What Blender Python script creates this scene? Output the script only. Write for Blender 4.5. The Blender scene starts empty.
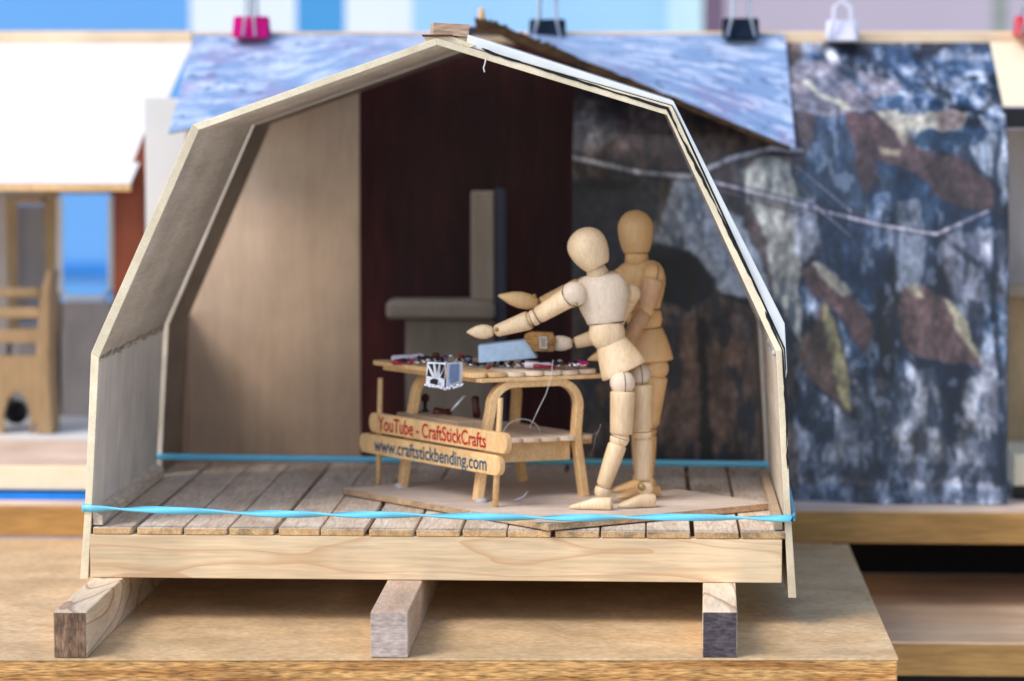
import bpy, math, random
import numpy as np
from mathutils import Vector, Matrix
random.seed(7)
rng = np.random.RandomState(5)
R = math.radians
sc = bpy.context.scene
sc.unit_settings.scale_length = 0.0456          # one unit is about 4.6 cm
# ---------------------------------------------------------------- camera
F = 2844.0; CX = 2.13; CY = -28.44; CZ = 5.40
PSI = math.atan(.04833); TH = math.atan(.08808)
cam = bpy.data.cameras.new('camera'); camo = bpy.data.objects.new('camera', cam)
sc.collection.objects.link(camo)
cam.lens = 100; cam.sensor_width = 36.0 * (1024 / 1024.0)
cam.lens = F * 36.0 / 1024
camo.location = (CX, CY, CZ); camo.rotation_euler = (math.pi / 2 - TH, 0, PSI)
cam.clip_start = 1; cam.clip_end = 600
cam.dof.use_dof = True; cam.dof.focus_distance = 28.3; cam.dof.aperture_fstop = 0.34
sc.camera = camo
# ---------------------------------------------------------------- world, sun, exposure
SUN_EL, SUN_AZ = R(48), R(50)      # azimuth: sun stands in front-left of the cabin, behind the camera
w = bpy.data.worlds.new('World'); sc.world = w; w.use_nodes = True
nt = w.node_tree; bg = nt.nodes['Background']; sk = nt.nodes.new('ShaderNodeTexSky')
sk.sky_type = 'NISHITA'; sk.sun_disc = False; sk.sun_elevation = SUN_EL; sk.sun_rotation = R(180) + SUN_AZ
sk.air_density = 1.0; sk.dust_density = 1.5; sk.ozone_density = 1.5
nt.links.new(sk.outputs[0], bg.inputs[0]); bg.inputs[1].default_value = 0.15
sun = bpy.data.lights.new('sun', 'SUN'); sun.energy = 1.2; sun.angle = R(26); sun.color = (1, .95, .89)
so = bpy.data.objects.new('sun', sun); sc.collection.objects.link(so)
d = Vector((-math.sin(SUN_AZ) * math.cos(SUN_EL), -math.cos(SUN_AZ) * math.cos(SUN_EL), math.sin(SUN_EL)))
so.rotation_euler = d.to_track_quat('Z', 'Y').to_euler()
sc.view_settings.view_transform = 'Standard'; sc.view_settings.look = 'None'
sc.view_settings.exposure = 0.72; sc.view_settings.gamma = 1
# ---------------------------------------------------------------- helpers
cR = Vector((math.cos(PSI), math.sin(PSI), 0))
cF = Vector((-math.sin(PSI) * math.cos(TH), math.cos(PSI) * math.cos(TH), -math.sin(TH)))
cU = Vector((-math.sin(PSI) * math.sin(TH), math.cos(PSI) * math.sin(TH), math.cos(TH)))
CP = Vector((CX, CY, CZ))
def at(x, y, Y=0.0):
    r = cF + cR * ((x - 512) / F) + cU * ((340.5 - y) / F)
    return CP + r * ((Y - CY) / r.y)
def atz(x, y, z):
    r = cF + cR * ((x - 512) / F) + cU * ((340.5 - y) / F)
    return CP + r * ((z - CZ) / r.z)
def pxu(Y): return (Y - CY) / F       # size of one pixel at depth Y
col = sc.collection
WM = {}
def tag(o, label, cat=None, group=None, kind=None):
    if label: o['label'] = label
    if cat: o['category'] = cat
    if group: o['group'] = group
    if kind: o['kind'] = kind
    return o
def thing(name, label, cat, loc=(0, 0, 0), rotz=0.0, group=None):
    o = bpy.data.objects.new(name, None); col.objects.link(o); o.empty_display_size = .2
    o.location = loc; o.rotation_euler = (0, 0, rotz)
    WM[o.name] = Matrix.Translation(Vector(loc)) @ Matrix.Rotation(rotz, 4, 'Z')
    return tag(o, label, cat, group)
class MB:
    def __init__(s): s.v = []; s.f = []; s.sm = []
    def add(s, vs, fs, smooth=False):
        b = len(s.v); s.v += [Vector(p) for p in vs]
        s.f += [tuple(b + i for i in f) for f in fs]; s.sm += [smooth] * len(fs); return s
    def box(s, x0, x1, y0, y1, z0, z1, M=None):
        vs = [(x, y, z) for z in (z0, z1) for y in (y0, y1) for x in (x0, x1)]
        if M: vs = [M @ Vector(p) for p in vs]
        return s.add(vs, [(0, 2, 3, 1), (4, 5, 7, 6), (0, 1, 5, 4), (2, 6, 7, 3), (0, 4, 6, 2), (1, 3, 7, 5)])
    def ext(s, poly, vec):                       # 3D polygon extruded by a vector
        n = len(poly); a = [Vector(p) for p in poly]; b = [p + Vector(vec) for p in a]
        return s.add(a + b, [tuple(range(n)), tuple(reversed(range(n, 2 * n)))] +
                     [(i, i + n, (i + 1) % n + n, (i + 1) % n) for i in range(n)])
    def lathe(s, p, q, prof, n=24, a=1., b=1., side=(0, 0, 1), cap=True):
        p = Vector(p); q = Vector(q); ax = (q - p); L = ax.length; ax.normalize()
        side = Vector(side); u = side - ax * side.dot(ax)
        if u.length < 1e-4: u = Vector((1, 0, 0)) - ax * ax.x
        u.normalize(); v = ax.cross(u); vs = []
        for t, r in prof:
            for k in range(n):
                th = 2 * math.pi * k / n
                vs.append(p + ax * (t * L) + u * (r * a * math.cos(th)) + v * (r * b * math.sin(th)))
        m = len(prof); fs = []
        for i in range(m - 1):
            for k in range(n):
                k2 = (k + 1) % n; fs.append((i * n + k, i * n + k2, (i + 1) * n + k2, (i + 1) * n + k))
        s.add(vs, fs, True)
        if cap:
            s.add(vs[:n], [tuple(reversed(range(n)))]); s.add(vs[-n:], [tuple(range(n))])
        return s
    def tube(s, pts, r, n=8, close=False):
        pts = [Vector(p) for p in pts]; m = len(pts); vs = []; u = None
        for i, p in enumerate(pts):
            t = (pts[min(i + 1, m - 1)] - pts[max(i - 1, 0)]).normalized()
            if u is None:
                u = t.orthogonal().normalized()
            u = (u - t * u.dot(t)).normalized(); v = t.cross(u)
            rr = r[i] if isinstance(r, (list, tuple)) else r
            for k in range(n):
                th = 2 * math.pi * k / n; vs.append(p + u * rr * math.cos(th) + v * rr * math.sin(th))
        fs = [(i * n + k, i * n + (k + 1) % n, (i + 1) * n + (k + 1) % n, (i + 1) * n + k) for i in range(m - 1) for k in range(n)]
        fs += [tuple(reversed(range(n))), tuple(range((m - 1) * n, m * n))]
        return s.add(vs, fs, True)
    def ribbon(s, pts, wdir, w, tdir, t, smooth=False):       # swept rectangle; wdir/tdir may be lists
        n = len(pts); vs = []
        for i, p in enumerate(pts):
            W = Vector(wdir[i] if isinstance(wdir, list) else wdir) * (w[i] if isinstance(w, list) else w) / 2
            T = Vector(tdir[i] if isinstance(tdir, list) else tdir) * t / 2; p = Vector(p)
            vs += [p - W - T, p + W - T, p + W + T, p - W + T]
        fs = [(4 * i + k, 4 * i + (k + 1) % 4, 4 * i + 4 + (k + 1) % 4, 4 * i + 4 + k) for i in range(n - 1) for k in range(4)]
        fs += [(3, 2, 1, 0), (4 * n - 4, 4 * n - 3, 4 * n - 2, 4 * n - 1)]
        return s.add(vs, fs, smooth)
    def ball(s, c, r, n=18, sc3=(1, 1, 1), M=None):
        m = n // 2; vs = []; c = Vector(c)
        for i in range(m + 1):
            ph = math.pi * i / m
            for k in range(n):
                th = 2 * math.pi * k / n
                p = Vector((math.sin(ph) * math.cos(th) * sc3[0], math.sin(ph) * math.sin(th) * sc3[1], math.cos(ph) * sc3[2])) * r
                vs.append(c + (M @ p if M else p))
        fs = [(i * n + k, (i + 1) * n + k, (i + 1) * n + (k + 1) % n, i * n + (k + 1) % n) for i in range(m) for k in range(n)]
        return s.add(vs, fs, True)
    def build(s, name, mat, parent=None, world=True, bevel=0, label=None, seg=2):
        me = bpy.data.meshes.new(name); vs = s.v
        if parent is not None and world:
            Mi = WM[parent.name].inverted(); vs = [Mi @ p for p in vs]
        me.from_pydata([tuple(p) for p in vs], [], s.f)
        me.polygons.foreach_set('use_smooth', s.sm)
        import bmesh
        bm = bmesh.new(); bm.from_mesh(me); bmesh.ops.remove_doubles(bm, verts=bm.verts, dist=1e-5)
        bmesh.ops.recalc_face_normals(bm, faces=bm.faces); bm.to_mesh(me); bm.free()
        me.update()
        o = bpy.data.objects.new(name, me); col.objects.link(o)
        if parent is not None:
            o.parent = parent; WM[o.name] = WM[parent.name]
        else: WM[o.name] = Matrix.Identity(4)
        if mat: me.materials.append(mat)
        if bevel:
            b = o.modifiers.new('bevel', 'BEVEL'); b.width = bevel; b.segments = seg; b.limit_method = 'ANGLE'; b.angle_limit = R(35)
        if label: o['label'] = label
        return o
# ---------------------------------------------------------------- materials
def lin(c):
    return tuple(((x / 255.) / 12.92 if x <= 10 else (((x / 255.) + .055) / 1.055) ** 2.4) for x in c) + (1,)
def newmat(name):
    m = bpy.data.materials.new(name); m.use_nodes = True
    return m, m.node_tree, m.node_tree.nodes['Principled BSDF']
def wood(name, c1, c2, axis='X', scale=6., stretch=.06, rough=.6, rings=0., ringscale=1.2, fleck=.25, dark=None, spots=0., bump=.25, spec=.3, spread=.5, var=.12):
    m, t, b = newmat(name); N = t.nodes; L = t.links
    tc = N.new('ShaderNodeTexCoord'); oi = N.new('ShaderNodeObjectInfo')
    vm = N.new('ShaderNodeVectorMath'); vm.operation = 'MULTIPLY_ADD'
    cb = N.new('ShaderNodeCombineXYZ')
    for i in range(3): L.new(oi.outputs['Random'], cb.inputs[i])
    L.new(cb.outputs[0], vm.inputs[0]); vm.inputs[1].default_value = (17, 31, 23); L.new(tc.outputs['Object'], vm.inputs[2])
    mp = N.new('ShaderNodeMapping'); s = [1, 1, 1]; s['XYZ'.index(axis)] = stretch; mp.inputs['Scale'].default_value = s
    L.new(vm.outputs[0], mp.inputs[0])
    n1 = N.new('ShaderNodeTexNoise'); n1.inputs['Scale'].default_value = scale; n1.inputs['Detail'].default_value = 5; n1.inputs['Distortion'].default_value = .4
    n2 = N.new('ShaderNodeTexNoise'); n2.inputs['Scale'].default_value = scale * 9; n2.inputs['Detail'].default_value = 3
    n3 = N.new('ShaderNodeTexNoise'); n3.inputs['Scale'].default_value = .9; n3.inputs['Detail'].default_value = 3
    L.new(mp.outputs[0], n1.inputs[0]); L.new(mp.outputs[0], n2.inputs[0]); L.new(vm.outputs[0], n3.inputs[0])
    ramp = N.new('ShaderNodeValToRGB'); ramp.color_ramp.elements[0].position = .5 - spread / 2; ramp.color_ramp.elements[1].position = .5 + spread / 2
    ramp.color_ramp.elements[0].color = lin(c1); ramp.color_ramp.elements[1].color = lin(c2)
    L.new(n1.outputs[0], ramp.inputs[0]); out = ramp.outputs[0]
    def mul(fac_sock, lo, hi, cur, a=0., bb=1.):
        mr = N.new('ShaderNodeMapRange'); mr.inputs[1].default_value = a; mr.inputs[2].default_value = bb
        mr.inputs[3].default_value = lo; mr.inputs[4].default_value = hi; L.new(fac_sock, mr.inputs[0])
        mx = N.new('ShaderNodeMix'); mx.data_type = 'RGBA'; mx.blend_type = 'MULTIPLY'; mx.inputs[0].default_value = 1
        L.new(cur, mx.inputs[6]); L.new(mr.outputs[0], mx.inputs[7]); return mx.outputs[2]
    out = mul(n2.outputs[0], 1 - fleck * 1.6, 1 + fleck, out, .3, .7)
    out = mul(n3.outputs[0], .82, 1.15, out, .3, .7)
    out = mul(oi.outputs['Random'], 1 - var, 1 + var, out)
    if rings:
        mp2 = N.new('ShaderNodeMapping'); s2 = [1, 1, 1]; s2['XYZ'.index(axis)] = .16; mp2.inputs['Scale'].default_value = s2
        L.new(vm.outputs[0], mp2.inputs[0])
        wv = N.new('ShaderNodeTexNoise'); wv.inputs['Scale'].default_value = ringscale; wv.inputs['Detail'].default_value = 2.6
        L.new(mp2.outputs[0], wv.inputs[0])
        ml = N.new('ShaderNodeMath'); ml.operation = 'MULTIPLY'; ml.inputs[1].default_value = 12; L.new(wv.outputs[0], ml.inputs[0])
        fr = N.new('ShaderNodeMath'); fr.operation = 'FRACT'; L.new(ml.outputs[0], fr.inputs[0])
        r2 = N.new('ShaderNodeValToRGB'); e = r2.color_ramp.elements
        e[0].position = 0; e[0].color = (0, 0, 0, 1); e[1].position = 1; e[1].color = (0, 0, 0, 1)
        k = e.new(.8); k.color = (1, 1, 1, 1); k = e.new(.78); k.color = (.16, .16, .16, 1)
        L.new(fr.outputs[0], r2.inputs[0])
        ff = N.new('ShaderNodeMath'); ff.operation = 'MULTIPLY'; ff.inputs[1].default_value = rings; L.new(r2.outputs[0], ff.inputs[0])
        mx = N.new('ShaderNodeMix'); mx.data_type = 'RGBA'; L.new(ff.outputs[0], mx.inputs[0]); L.new(out, mx.inputs[6])
        mx.inputs[7].default_value = lin(dark or c1); out = mx.outputs[2]
    if spots:
        n4 = N.new('ShaderNodeTexNoise'); n4.inputs['Scale'].default_value = 3.; n4.inputs['Detail'].default_value = 6; n4.inputs['Roughness'].default_value = .7
        L.new(vm.outputs[0], n4.inputs[0])
        out = mul(n4.outputs[0], 1 - spots, 1, out, .38, .5)
    L.new(out, b.inputs['Base Color']); b.inputs['Roughness'].default_value = rough
    b.inputs['Specular IOR Level'].default_value = spec
    bp = N.new('ShaderNodeBump'); bp.inputs['Strength'].default_value = bump; bp.inputs['Distance'].default_value = .01
    L.new(n2.outputs[0], bp.inputs['Height']); L.new(bp.outputs[0], b.inputs['Normal'])
    return m
def plain(name, c, rough=.5, metal=0., noise=.12, nscale=6., spec=.4, trans=0., coat=0., emis=None):
    m, t, b = newmat(name); N = t.nodes; L = t.links
    tc = N.new('ShaderNodeTexCoord'); n = N.new('ShaderNodeTexNoise'); n.inputs['Scale'].default_value = nscale; n.inputs['Detail'].default_value = 5
    L.new(tc.outputs['Object'], n.inputs[0])
    mr = N.new('ShaderNodeMapRange'); mr.inputs[1].default_value = .3; mr.inputs[2].default_value = .7; mr.inputs[3].default_value = 1 - noise; mr.inputs[4].default_value = 1 + noise
    L.new(n.outputs[0], mr.inputs[0]); mx = N.new('ShaderNodeMix'); mx.data_type = 'RGBA'; mx.blend_type = 'MULTIPLY'; mx.inputs[0].default_value = 1
    mx.inputs[6].default_value = lin(c); L.new(mr.outputs[0], mx.inputs[7]); L.new(mx.outputs[2], b.inputs['Base Color'])
    b.inputs['Roughness'].default_value = rough; b.inputs['Metallic'].default_value = metal; b.inputs['Specular IOR Level'].default_value = spec
    b.inputs['Transmission Weight'].default_value = trans; b.inputs['Coat Weight'].default_value = coat
    return m
m_ply_in = wood('ply_inside', (198, 184, 166), (220, 208, 192), 'Y', 5, .07, .6, fleck=.08)
m_ply_edge = wood('ply_edge', (222, 204, 170), (240, 226, 196), 'Y', 5, .3, .6, fleck=.05)
m_beam = wood('pine_beam', (218, 188, 148), (236, 212, 174), 'X', 3.5, .06, .55, rings=.6, ringscale=1.1, dark=(196, 146, 104), fleck=.1, var=.02)
m_deck = wood('weathered_deck', (216, 194, 170), (246, 232, 214), 'Y', 5, .08, .6, rings=.5, ringscale=2.2, dark=(168, 134, 108), fleck=.14, spots=.1, var=.08)
m_deckend = wood('deck_end_grain', (204, 160, 108), (236, 198, 148), 'Y', 14, 1, .7, fleck=.35, spots=.5, var=.12)
m_block = wood('block_pine', (230, 204, 168), (246, 228, 200), 'Y', 4, .1, .55, rings=.75, ringscale=1.0, dark=(140, 92, 60), fleck=.1)
m_block2 = wood('block_grey', (184, 156, 132), (214, 188, 164), 'Y', 4, .2, .6, fleck=.12)
m_endpl = wood('end_grain_brown', (116, 88, 68), (176, 138, 106), 'Z', 9, .12, .7, fleck=.4, spots=.45, rings=.5, ringscale=3, dark=(70, 48, 36))
m_endgr = wood('end_grain_grey', (168, 148, 136), (204, 184, 172), 'X', 5, .3, .7, fleck=.2, rings=.5, ringscale=2.5, dark=(128, 104, 92))
m_enddk = wood('end_painted_dark', (62, 54, 58), (92, 80, 84), 'X', 6, .3, .7, fleck=.35, spots=-.6)
m_table = wood('table_plywood', (208, 170, 122), (226, 194, 150), 'X', 2.2, .7, .5, fleck=.13, spots=.12, var=.0, bump=.5)
m_tedge = wood('table_oak_edge', (176, 118, 60), (222, 170, 104), 'X', 14, .03, .5, rings=.0, dark=(110, 68, 32), fleck=.5, var=0, bump=.5, spread=.3)
m_slabtop = wood('slab_top', (222, 190, 165), (240, 214, 190), 'X', 4, .1, .5, fleck=.05, var=0)
m_slab = wood('slab_edge', (162, 120, 66), (190, 146, 84), 'X', 4, .08, .5, fleck=.15, var=0)
m_lower = wood('lower_board', (222, 172, 130), (250, 222, 182), 'X', 3, .05, .5, fleck=.12, var=0)
m_stick = wood('craft_stick', (222, 176, 120), (244, 206, 152), 'Z', 9, .3, .5, fleck=.14, var=.06)
m_stickw = wood('craft_stick_pale', (224, 196, 166), (244, 222, 196), 'Z', 7, .2, .5, fleck=.06, var=.05)
m_plat = wood('platform_wood', (206, 188, 170), (226, 210, 196), 'X', 6, .2, .55, fleck=.1, var=.0)
m_platedge = wood('platform_edge', (166, 134, 102), (210, 178, 140), 'X', 9, .1, .6, fleck=.3)
m_manA = wood('maple_pale', (222, 190, 148), (242, 214, 176), 'Z', 7, .1, .42, fleck=.09, spec=.45, var=.04, bump=.1)
m_manAc = wood('maple_pinkish', (222, 200, 176), (238, 218, 196), 'Z', 9, .08, .45, fleck=.08, var=.02, bump=.1)
m_manBc = wood('maple_tan', (196, 154, 118), (214, 174, 136), 'Z', 9, .1, .5, fleck=.1)
m_manB = wood('maple_honey', (220, 176, 120), (234, 194, 140), 'Z', 6, .1, .42, fleck=.06, spec=.45, var=.04, bump=.1)
m_tan = wood('tan_partition', (204, 174, 146), (216, 188, 160), 'Z', 9, .05, .5, fleck=.06, var=0)
m_mahog = wood('mahogany', (48, 18, 24), (80, 34, 34), 'Z', 3, .06, .45, fleck=.3, var=0)
m_redwood = wood('red_brown_wood', (120, 56, 34), (150, 78, 50), 'Z', 5, .06, .5, fleck=.1)
m_wallgrey = wood('pale_grey_wood', (176, 164, 156), (198, 186, 178), 'Z', 6, .1, .6, fleck=.04)
m_chair = wood('chair_tan', (160, 130, 92), (186, 156, 116), 'Z', 5, .1, .55, fleck=.1)
m_greyt = wood('grey_tan_wood', (168, 146, 122), (190, 168, 142), 'Z', 4, .1, .6, fleck=.05)
m_white = plain('white_card', (228, 226, 222), .7, noise=.04, nscale=1.5)
m_cover = plain('white_film', (228, 230, 228), .6, noise=.04, spec=.2)
m_cream = plain('cream_card', (240, 224, 190), .5, noise=.04)
m_ridge = wood('ridge_batten', (224, 196, 160), (240, 214, 180), 'X', 4, .1, .5, fleck=.05)
m_black = plain('black_plastic', (18, 18, 22), .35, noise=.2)
m_tape = plain('black_tape', (10, 10, 14), .5, noise=.3)
m_magenta = plain('magenta_metal', (190, 6, 112), .7, noise=.05, spec=.15)
m_clipdk = plain('dark_teal_metal', (10, 26, 44), .7, noise=.1, spec=.15)
m_clipwh = plain('white_enamel', (214, 212, 226), .5, noise=.05)
m_red = plain('red_enamel', (200, 20, 50), .35)
m_wire = plain('steel_wire', (190, 195, 200), .3, .9, noise=.05)
m_band = plain('rubber_blue', (112, 212, 248), .3, noise=.05, spec=.7)
m_blue = plain('blue_vinyl', (0, 128, 226), .5)
m_brass = plain('brass', (170, 146, 92), .45, .6, noise=.4, nscale=30)
m_groove = plain('dark_groove', (84, 56, 34), .8)
m_bark = wood('bark_brown', (52, 36, 22), (104, 74, 44), 'X', 9, .15, .9, fleck=.5, spots=.5, bump=1)
m_redtxt = plain('red_print', (186, 28, 20), .6)
m_bluetxt = plain('blue_print', (14, 84, 112), .6)
m_floor = plain('concrete_floor', (226, 223, 216), .9, nscale=.5)
m_pbox = plain('pale_blue_card', (176, 204, 232), .35, noise=.1, nscale=14)
m_silver = plain('silver', (200, 204, 212), .25, .9, noise=.15, nscale=20)
m_bluef = plain('blue_enamel', (84, 112, 156), .3)
m_pink = plain('pink_bead', (196, 20, 120), .15, noise=.1, coat=.6)
m_redb = plain('red_bead', (120, 16, 26), .25)
m_purp = plain('purple_bead', (84, 40, 90), .25)
m_clear = plain('pale_bead', (206, 196, 206), .15)
m_brownb = wood('brown_block', (150, 108, 56), (184, 140, 84), 'X', 8, .3, .6, fleck=.3, spots=.5)
m_thread = plain('white_thread', (215, 215, 215), .7)
m_glue = plain('glue', (180, 176, 176), .25)
m_dkred = plain('dark_red_wood', (70, 20, 18), .4)
# ================================================================ SETTING
tag(MB().box(-300, 300, -60, 300, -14.2, -14).build('floor', m_floor), None, kind='structure')
TF = atz(500, 657.5, 0).y; TR = atz(898, 658, 0).x; BF = TF + .02
fa = atz(0, 658.5, 0); fb = atz(898, 658, 0); sl_ = (fb.y - fa.y) / (fb.x - fa.x)
def tfront(x): return fa.y + sl_ * (x - fa.x)      # the table's front edge is turned very slightly
def tpoly(x0, x1, dy, z, y1): return [(x0, tfront(x0) + dy, z), (x1, tfront(x1) + dy, z), (x1, y1, z), (x0, y1, z)]
tag(MB().ext(tpoly(-14, TR, 0, -.022, 5.32), (0, 0, .022)).build('table', m_table), None, kind='structure')
tb = thing('table_board', 'thick oak edged board under the plywood surface that carries the model cabin', 'board', (0, TF, -.6))
MB().ext(tpoly(-14, TR - .004, .006, -.62, 5.3), (0, 0, .596)).build('core', m_tedge, tb, bevel=.012)
tsk = MB().box(3.9, 17, 4.2, 4.3, -14, -1.2).build('board_shade_backing', plain('black_backing', (16, 16, 18), .9)); tag(tsk, 'black cloth added for the shade below the lower board at the right', 'backing')  # added black sheet, keeps the space under the board as dark as shade
lw = thing('stand_board', 'blurred striped board lying lower down at the right behind the table corner', 'board', (9, 3.4, -1.2))
MB().box(4.0, 16, 3.42, 12, -.83, -.80).build('board_top', m_lower, lw)
MB().box(4.0, 16, 3.4, 12, -1.19, -.832).build('board_edge', m_slab, lw, bevel=.02)
bkc = MB().box(4.5, 17, 7.9, 7.95, -.79, 0.0).build('gap_shade_backing', plain('black_gap_backing', (12, 12, 14), .9)); tag(bkc, 'black cloth added for the shade in the gap beneath the plank at the right', 'backing')  # added black sheet in place of the shade under the plank
sl = thing('display_plank', 'long golden edged plank running behind the cabin and under the back row', 'plank', (0, 5.35, 0))
MB().box(-14, 14, 5.36, 13, .385, .41).build('plank_top', m_slabtop, sl)
MB().box(-14, 14, 5.34, 13, .004, .383).build('plank_edge', m_slab, sl, bevel=.02)
# blurred painted wall far behind
bd = []
def bpanel(name, x0, x1, mat, z0=-14, z1=16, Y=30.):
    a = at(x0, 0, Y); b = at(x1, 0, Y)
    o = MB().box(a.x, b.x, Y, Y + .3, z0, z1).build(name, mat); tag(o, None, kind='structure'); return o
m_b1 = plain('wall_blue', (104, 164, 220), .7, noise=.05, nscale=.3)
m_b2 = plain('wall_white', (226, 232, 240), .7, noise=.04, nscale=.3)
m_b3 = plain('wall_teal', (70, 150, 204), .7, noise=.05, nscale=.3)
m_b4 = plain('wall_pale_blue', (158, 202, 240), .7, noise=.06, nscale=.3)
m_b5 = plain('wall_mint', (196, 226, 230), .7)
m_b6 = plain('wall_plum', (112, 92, 112), .7)
m_b7 = plain('wall_mauve', (184, 172, 184), .7, noise=.04, nscale=.3)
m_b8 = plain('wall_grey_green', (146, 150, 144), .7)
for x0, x1, m in ((-500, 190, m_b1), (190, 296, m_b2), (296, 345, m_b3), (345, 412, m_b2), (412, 668, m_b4), (668, 703, m_b5), (703, 725, m_b6), (725, 992, m_b7), (992, 1008, m_b8), (1008, 1500, m_b7)):
    bpanel('wall', x0, x1, m)
# darker blue dado on the far wall, seen through the little window at left
a = at(-500, 262, 29.9); b = at(150, 276, 29.9)
tag(MB().box(a.x, b.x, 29.9, 29.98, b.z, a.z).build('wall', plain('wall_deep_blue', (44, 128, 206), .7)), None, kind='structure')
# ================================================================ CABIN (front)
cab = thing('model_cabin', 'open fronted plywood model cabin with bent gambrel roof shell and plank deck', 'model cabin', (0, 0, .5))
XW = Vector((0, 1, 0))
def P0(x, y): p = at(x, y, 0); return (p.x, p.z)
outer = [P0(80, 579), P0(85, 505), P0(91, 353), P0(192, 125), P0(436, 38), P0(672, 106), P0(784, 350), P0(790, 500), P0(796.5, 598)]
inner = [P0(88, 579), P0(92, 505), P0(99, 358), P0(199, 130), P0(437, 45), P0(667, 115), P0(776, 352), P0(783.5, 500), P0(788.5, 598)]
YA = 3.84
def seg(i, j, y0, y1, name, mat, parent, ou=outer, inn=inner, bev=.008, label=None):
    mb = MB()
    q = [ou[i], ou[j], inn[j], inn[i]]
    mb.ext([(x, y0, z) for x, z in q], (0, y1 - y0, 0))
    return mb.build(name, mat, parent, bevel=bev, label=label)
def two_tone(i, j, name, lbl=None):
    o = seg(i, j, .03, YA, name, m_ply_in, cab, bev=0, label=lbl)
    e = seg(i, j, 0, .028, 'plywood_edge', m_ply_edge, o, bev=.006)
    return o
mb = MB(); q = [outer[0], outer[1], outer[2], inner[2], inner[1], inner[0]]
m_ply_wall_lit = wood('ply_wall_lit', (208, 198, 186), (228, 219, 207), 'Z', 5, .07, .6, fleck=.06)  # paler copy of the inside plywood, stands in for light on the left wall
def poly_panel(ids, name, lbl=None, mt=None):
    q = [outer[i] for i in ids] + [inner[i] for i in reversed(ids)]
    o = MB().ext([(x, .03, z) for x, z in q], (0, YA - .03, 0)).build(name, mt or m_ply_in, cab, label=lbl)
    MB().ext([(x, 0, z) for x, z in q], (0, .028, 0)).build('plywood_edge', m_ply_edge, o, bevel=.006)
    return o
poly_panel([0, 1, 2], 'wall_panel', mt=m_ply_wall_lit); poly_panel([2, 3], 'roof_panel'); poly_panel([3, 4], 'roof_panel')
poly_panel([4, 5], 'roof_panel'); poly_panel([5, 6], 'roof_panel'); poly_panel([6, 7, 8], 'wall_panel')
# glue seam along the left knee
pts = []
k = inner[2]
for i in range(60):
    pts.append((k[0] + .015 + random.uniform(-.008, .008), .04 + i * .063, k[1] + random.uniform(-.03, .03)))
MB().tube(pts, [random.uniform(.010, .026) for _ in pts], 6).build('glue_seam', wood('glue_seam', (186, 170, 148), (222, 208, 188), 'Y', 14, .5, .3, spots=.4), cab)
pts = [(inner[6][0] - .01, .05 + i * .09, inner[6][1] + random.uniform(-.02, .02)) for i in range(40)]
MB().tube(pts, .03, 6).build('glue_seam', m_glue, cab)
# faint lengthwise line inside left lower roof
def lerp(a, b, t): return (a[0] + (b[0] - a[0]) * t, a[1] + (b[1] - a[1]) * t)
# outer white film over the right slope, standing proud of the shell
def off(p, q, d):   # outward normal offset for right side
    v = Vector((q[0] - p[0], q[1] - p[1])); n = Vector((-v.y, v.x)).normalized(); return n * d
a = lerp(outer[4], outer[5], .125); 
c1 = [a, outer[5], outer[6], lerp(outer[6], outer[7], .2)]
up = [(a[0] + .02, a[1] + .12), (outer[5][0] + .015, outer[5][1] + .05), P0(785, 324), P0(787.5, 372)]
q = [(x + .006, z + .006) for x, z in c1] + list(reversed(up))
MB().ext([(x, .05, z) for x, z in q], (0, 3.7, 0)).build('outer_cover', m_cover, cab, bevel=.012, label='thin white film layer over the right slope')
# black torn edge line along right slope
def torn(path, name):
    mb = MB(); pts = []; W = []
    for (p, q) in zip(path[:-1], path[1:]):
        n = max(2, int(math.hypot(q[0] - p[0], q[1] - p[1]) / .06))
        for i in range(n):
            t = i / n; pts.append(lerp(p, q, t))
    nm = []
    vs = []; ph = random.random() * 9
    for i, p in enumerate(pts):
        a = pts[max(0, i - 1)]; b = pts[min(len(pts) - 1, i + 1)]; v = Vector((b[0] - a[0], b[1] - a[1])).normalized(); n = Vector((-v.y, v.x))
        wd = .003 + .009 * abs(math.sin(i * .23 + ph)) + random.uniform(0, .006); of = .012 * math.sin(i * .11 + ph) + random.uniform(-.004, .004)
        if i in (0, len(pts) - 1): wd = .004
        vs.append(((p[0] + n.x * (of - wd)), (p[1] + n.y * (of - wd)))); nm.append(((p[0] + n.x * (of + wd)), (p[1] + n.y * (of + wd))))
    V = []
    for a, b in zip(vs, nm): V += [(a[0], -.008, a[1]), (b[0], -.008, b[1]), (b[0], -.001, b[1]), (a[0], -.001, a[1])]
    fs = [(4 * i + k, 4 * i + (k + 1) % 4, 4 * i + 4 + (k + 1) % 4, 4 * i + 4 + k) for i in range(len(vs) - 1) for k in range(4)]
    mb.add(V, fs + [(0, 3, 2, 1), (4 * len(vs) - 4, 4 * len(vs) - 3, 4 * len(vs) - 2, 4 * len(vs) - 1)]); return mb.build(name, m_tape, cab)
torn([P0(481, 49.5), P0(500, 57.5), P0(560, 75), P0(620, 93), P0(668, 107.5), P0(700, 173), P0(724, 224), P0(745, 268), P0(762, 303)], 'torn_black_edge')
torn([P0(764, 312), P0(781.5, 350), P0(786, 400), P0(789, 475)], 'torn_black_edge')
tpts = [at(486, 58, -.02), at(485, 63, -.03), at(483.5, 68, -.02), at(484.5, 72, -.04)]
MB().tube(tpts, .008, 5).build('loose_thread', m_thread, cab)
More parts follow.
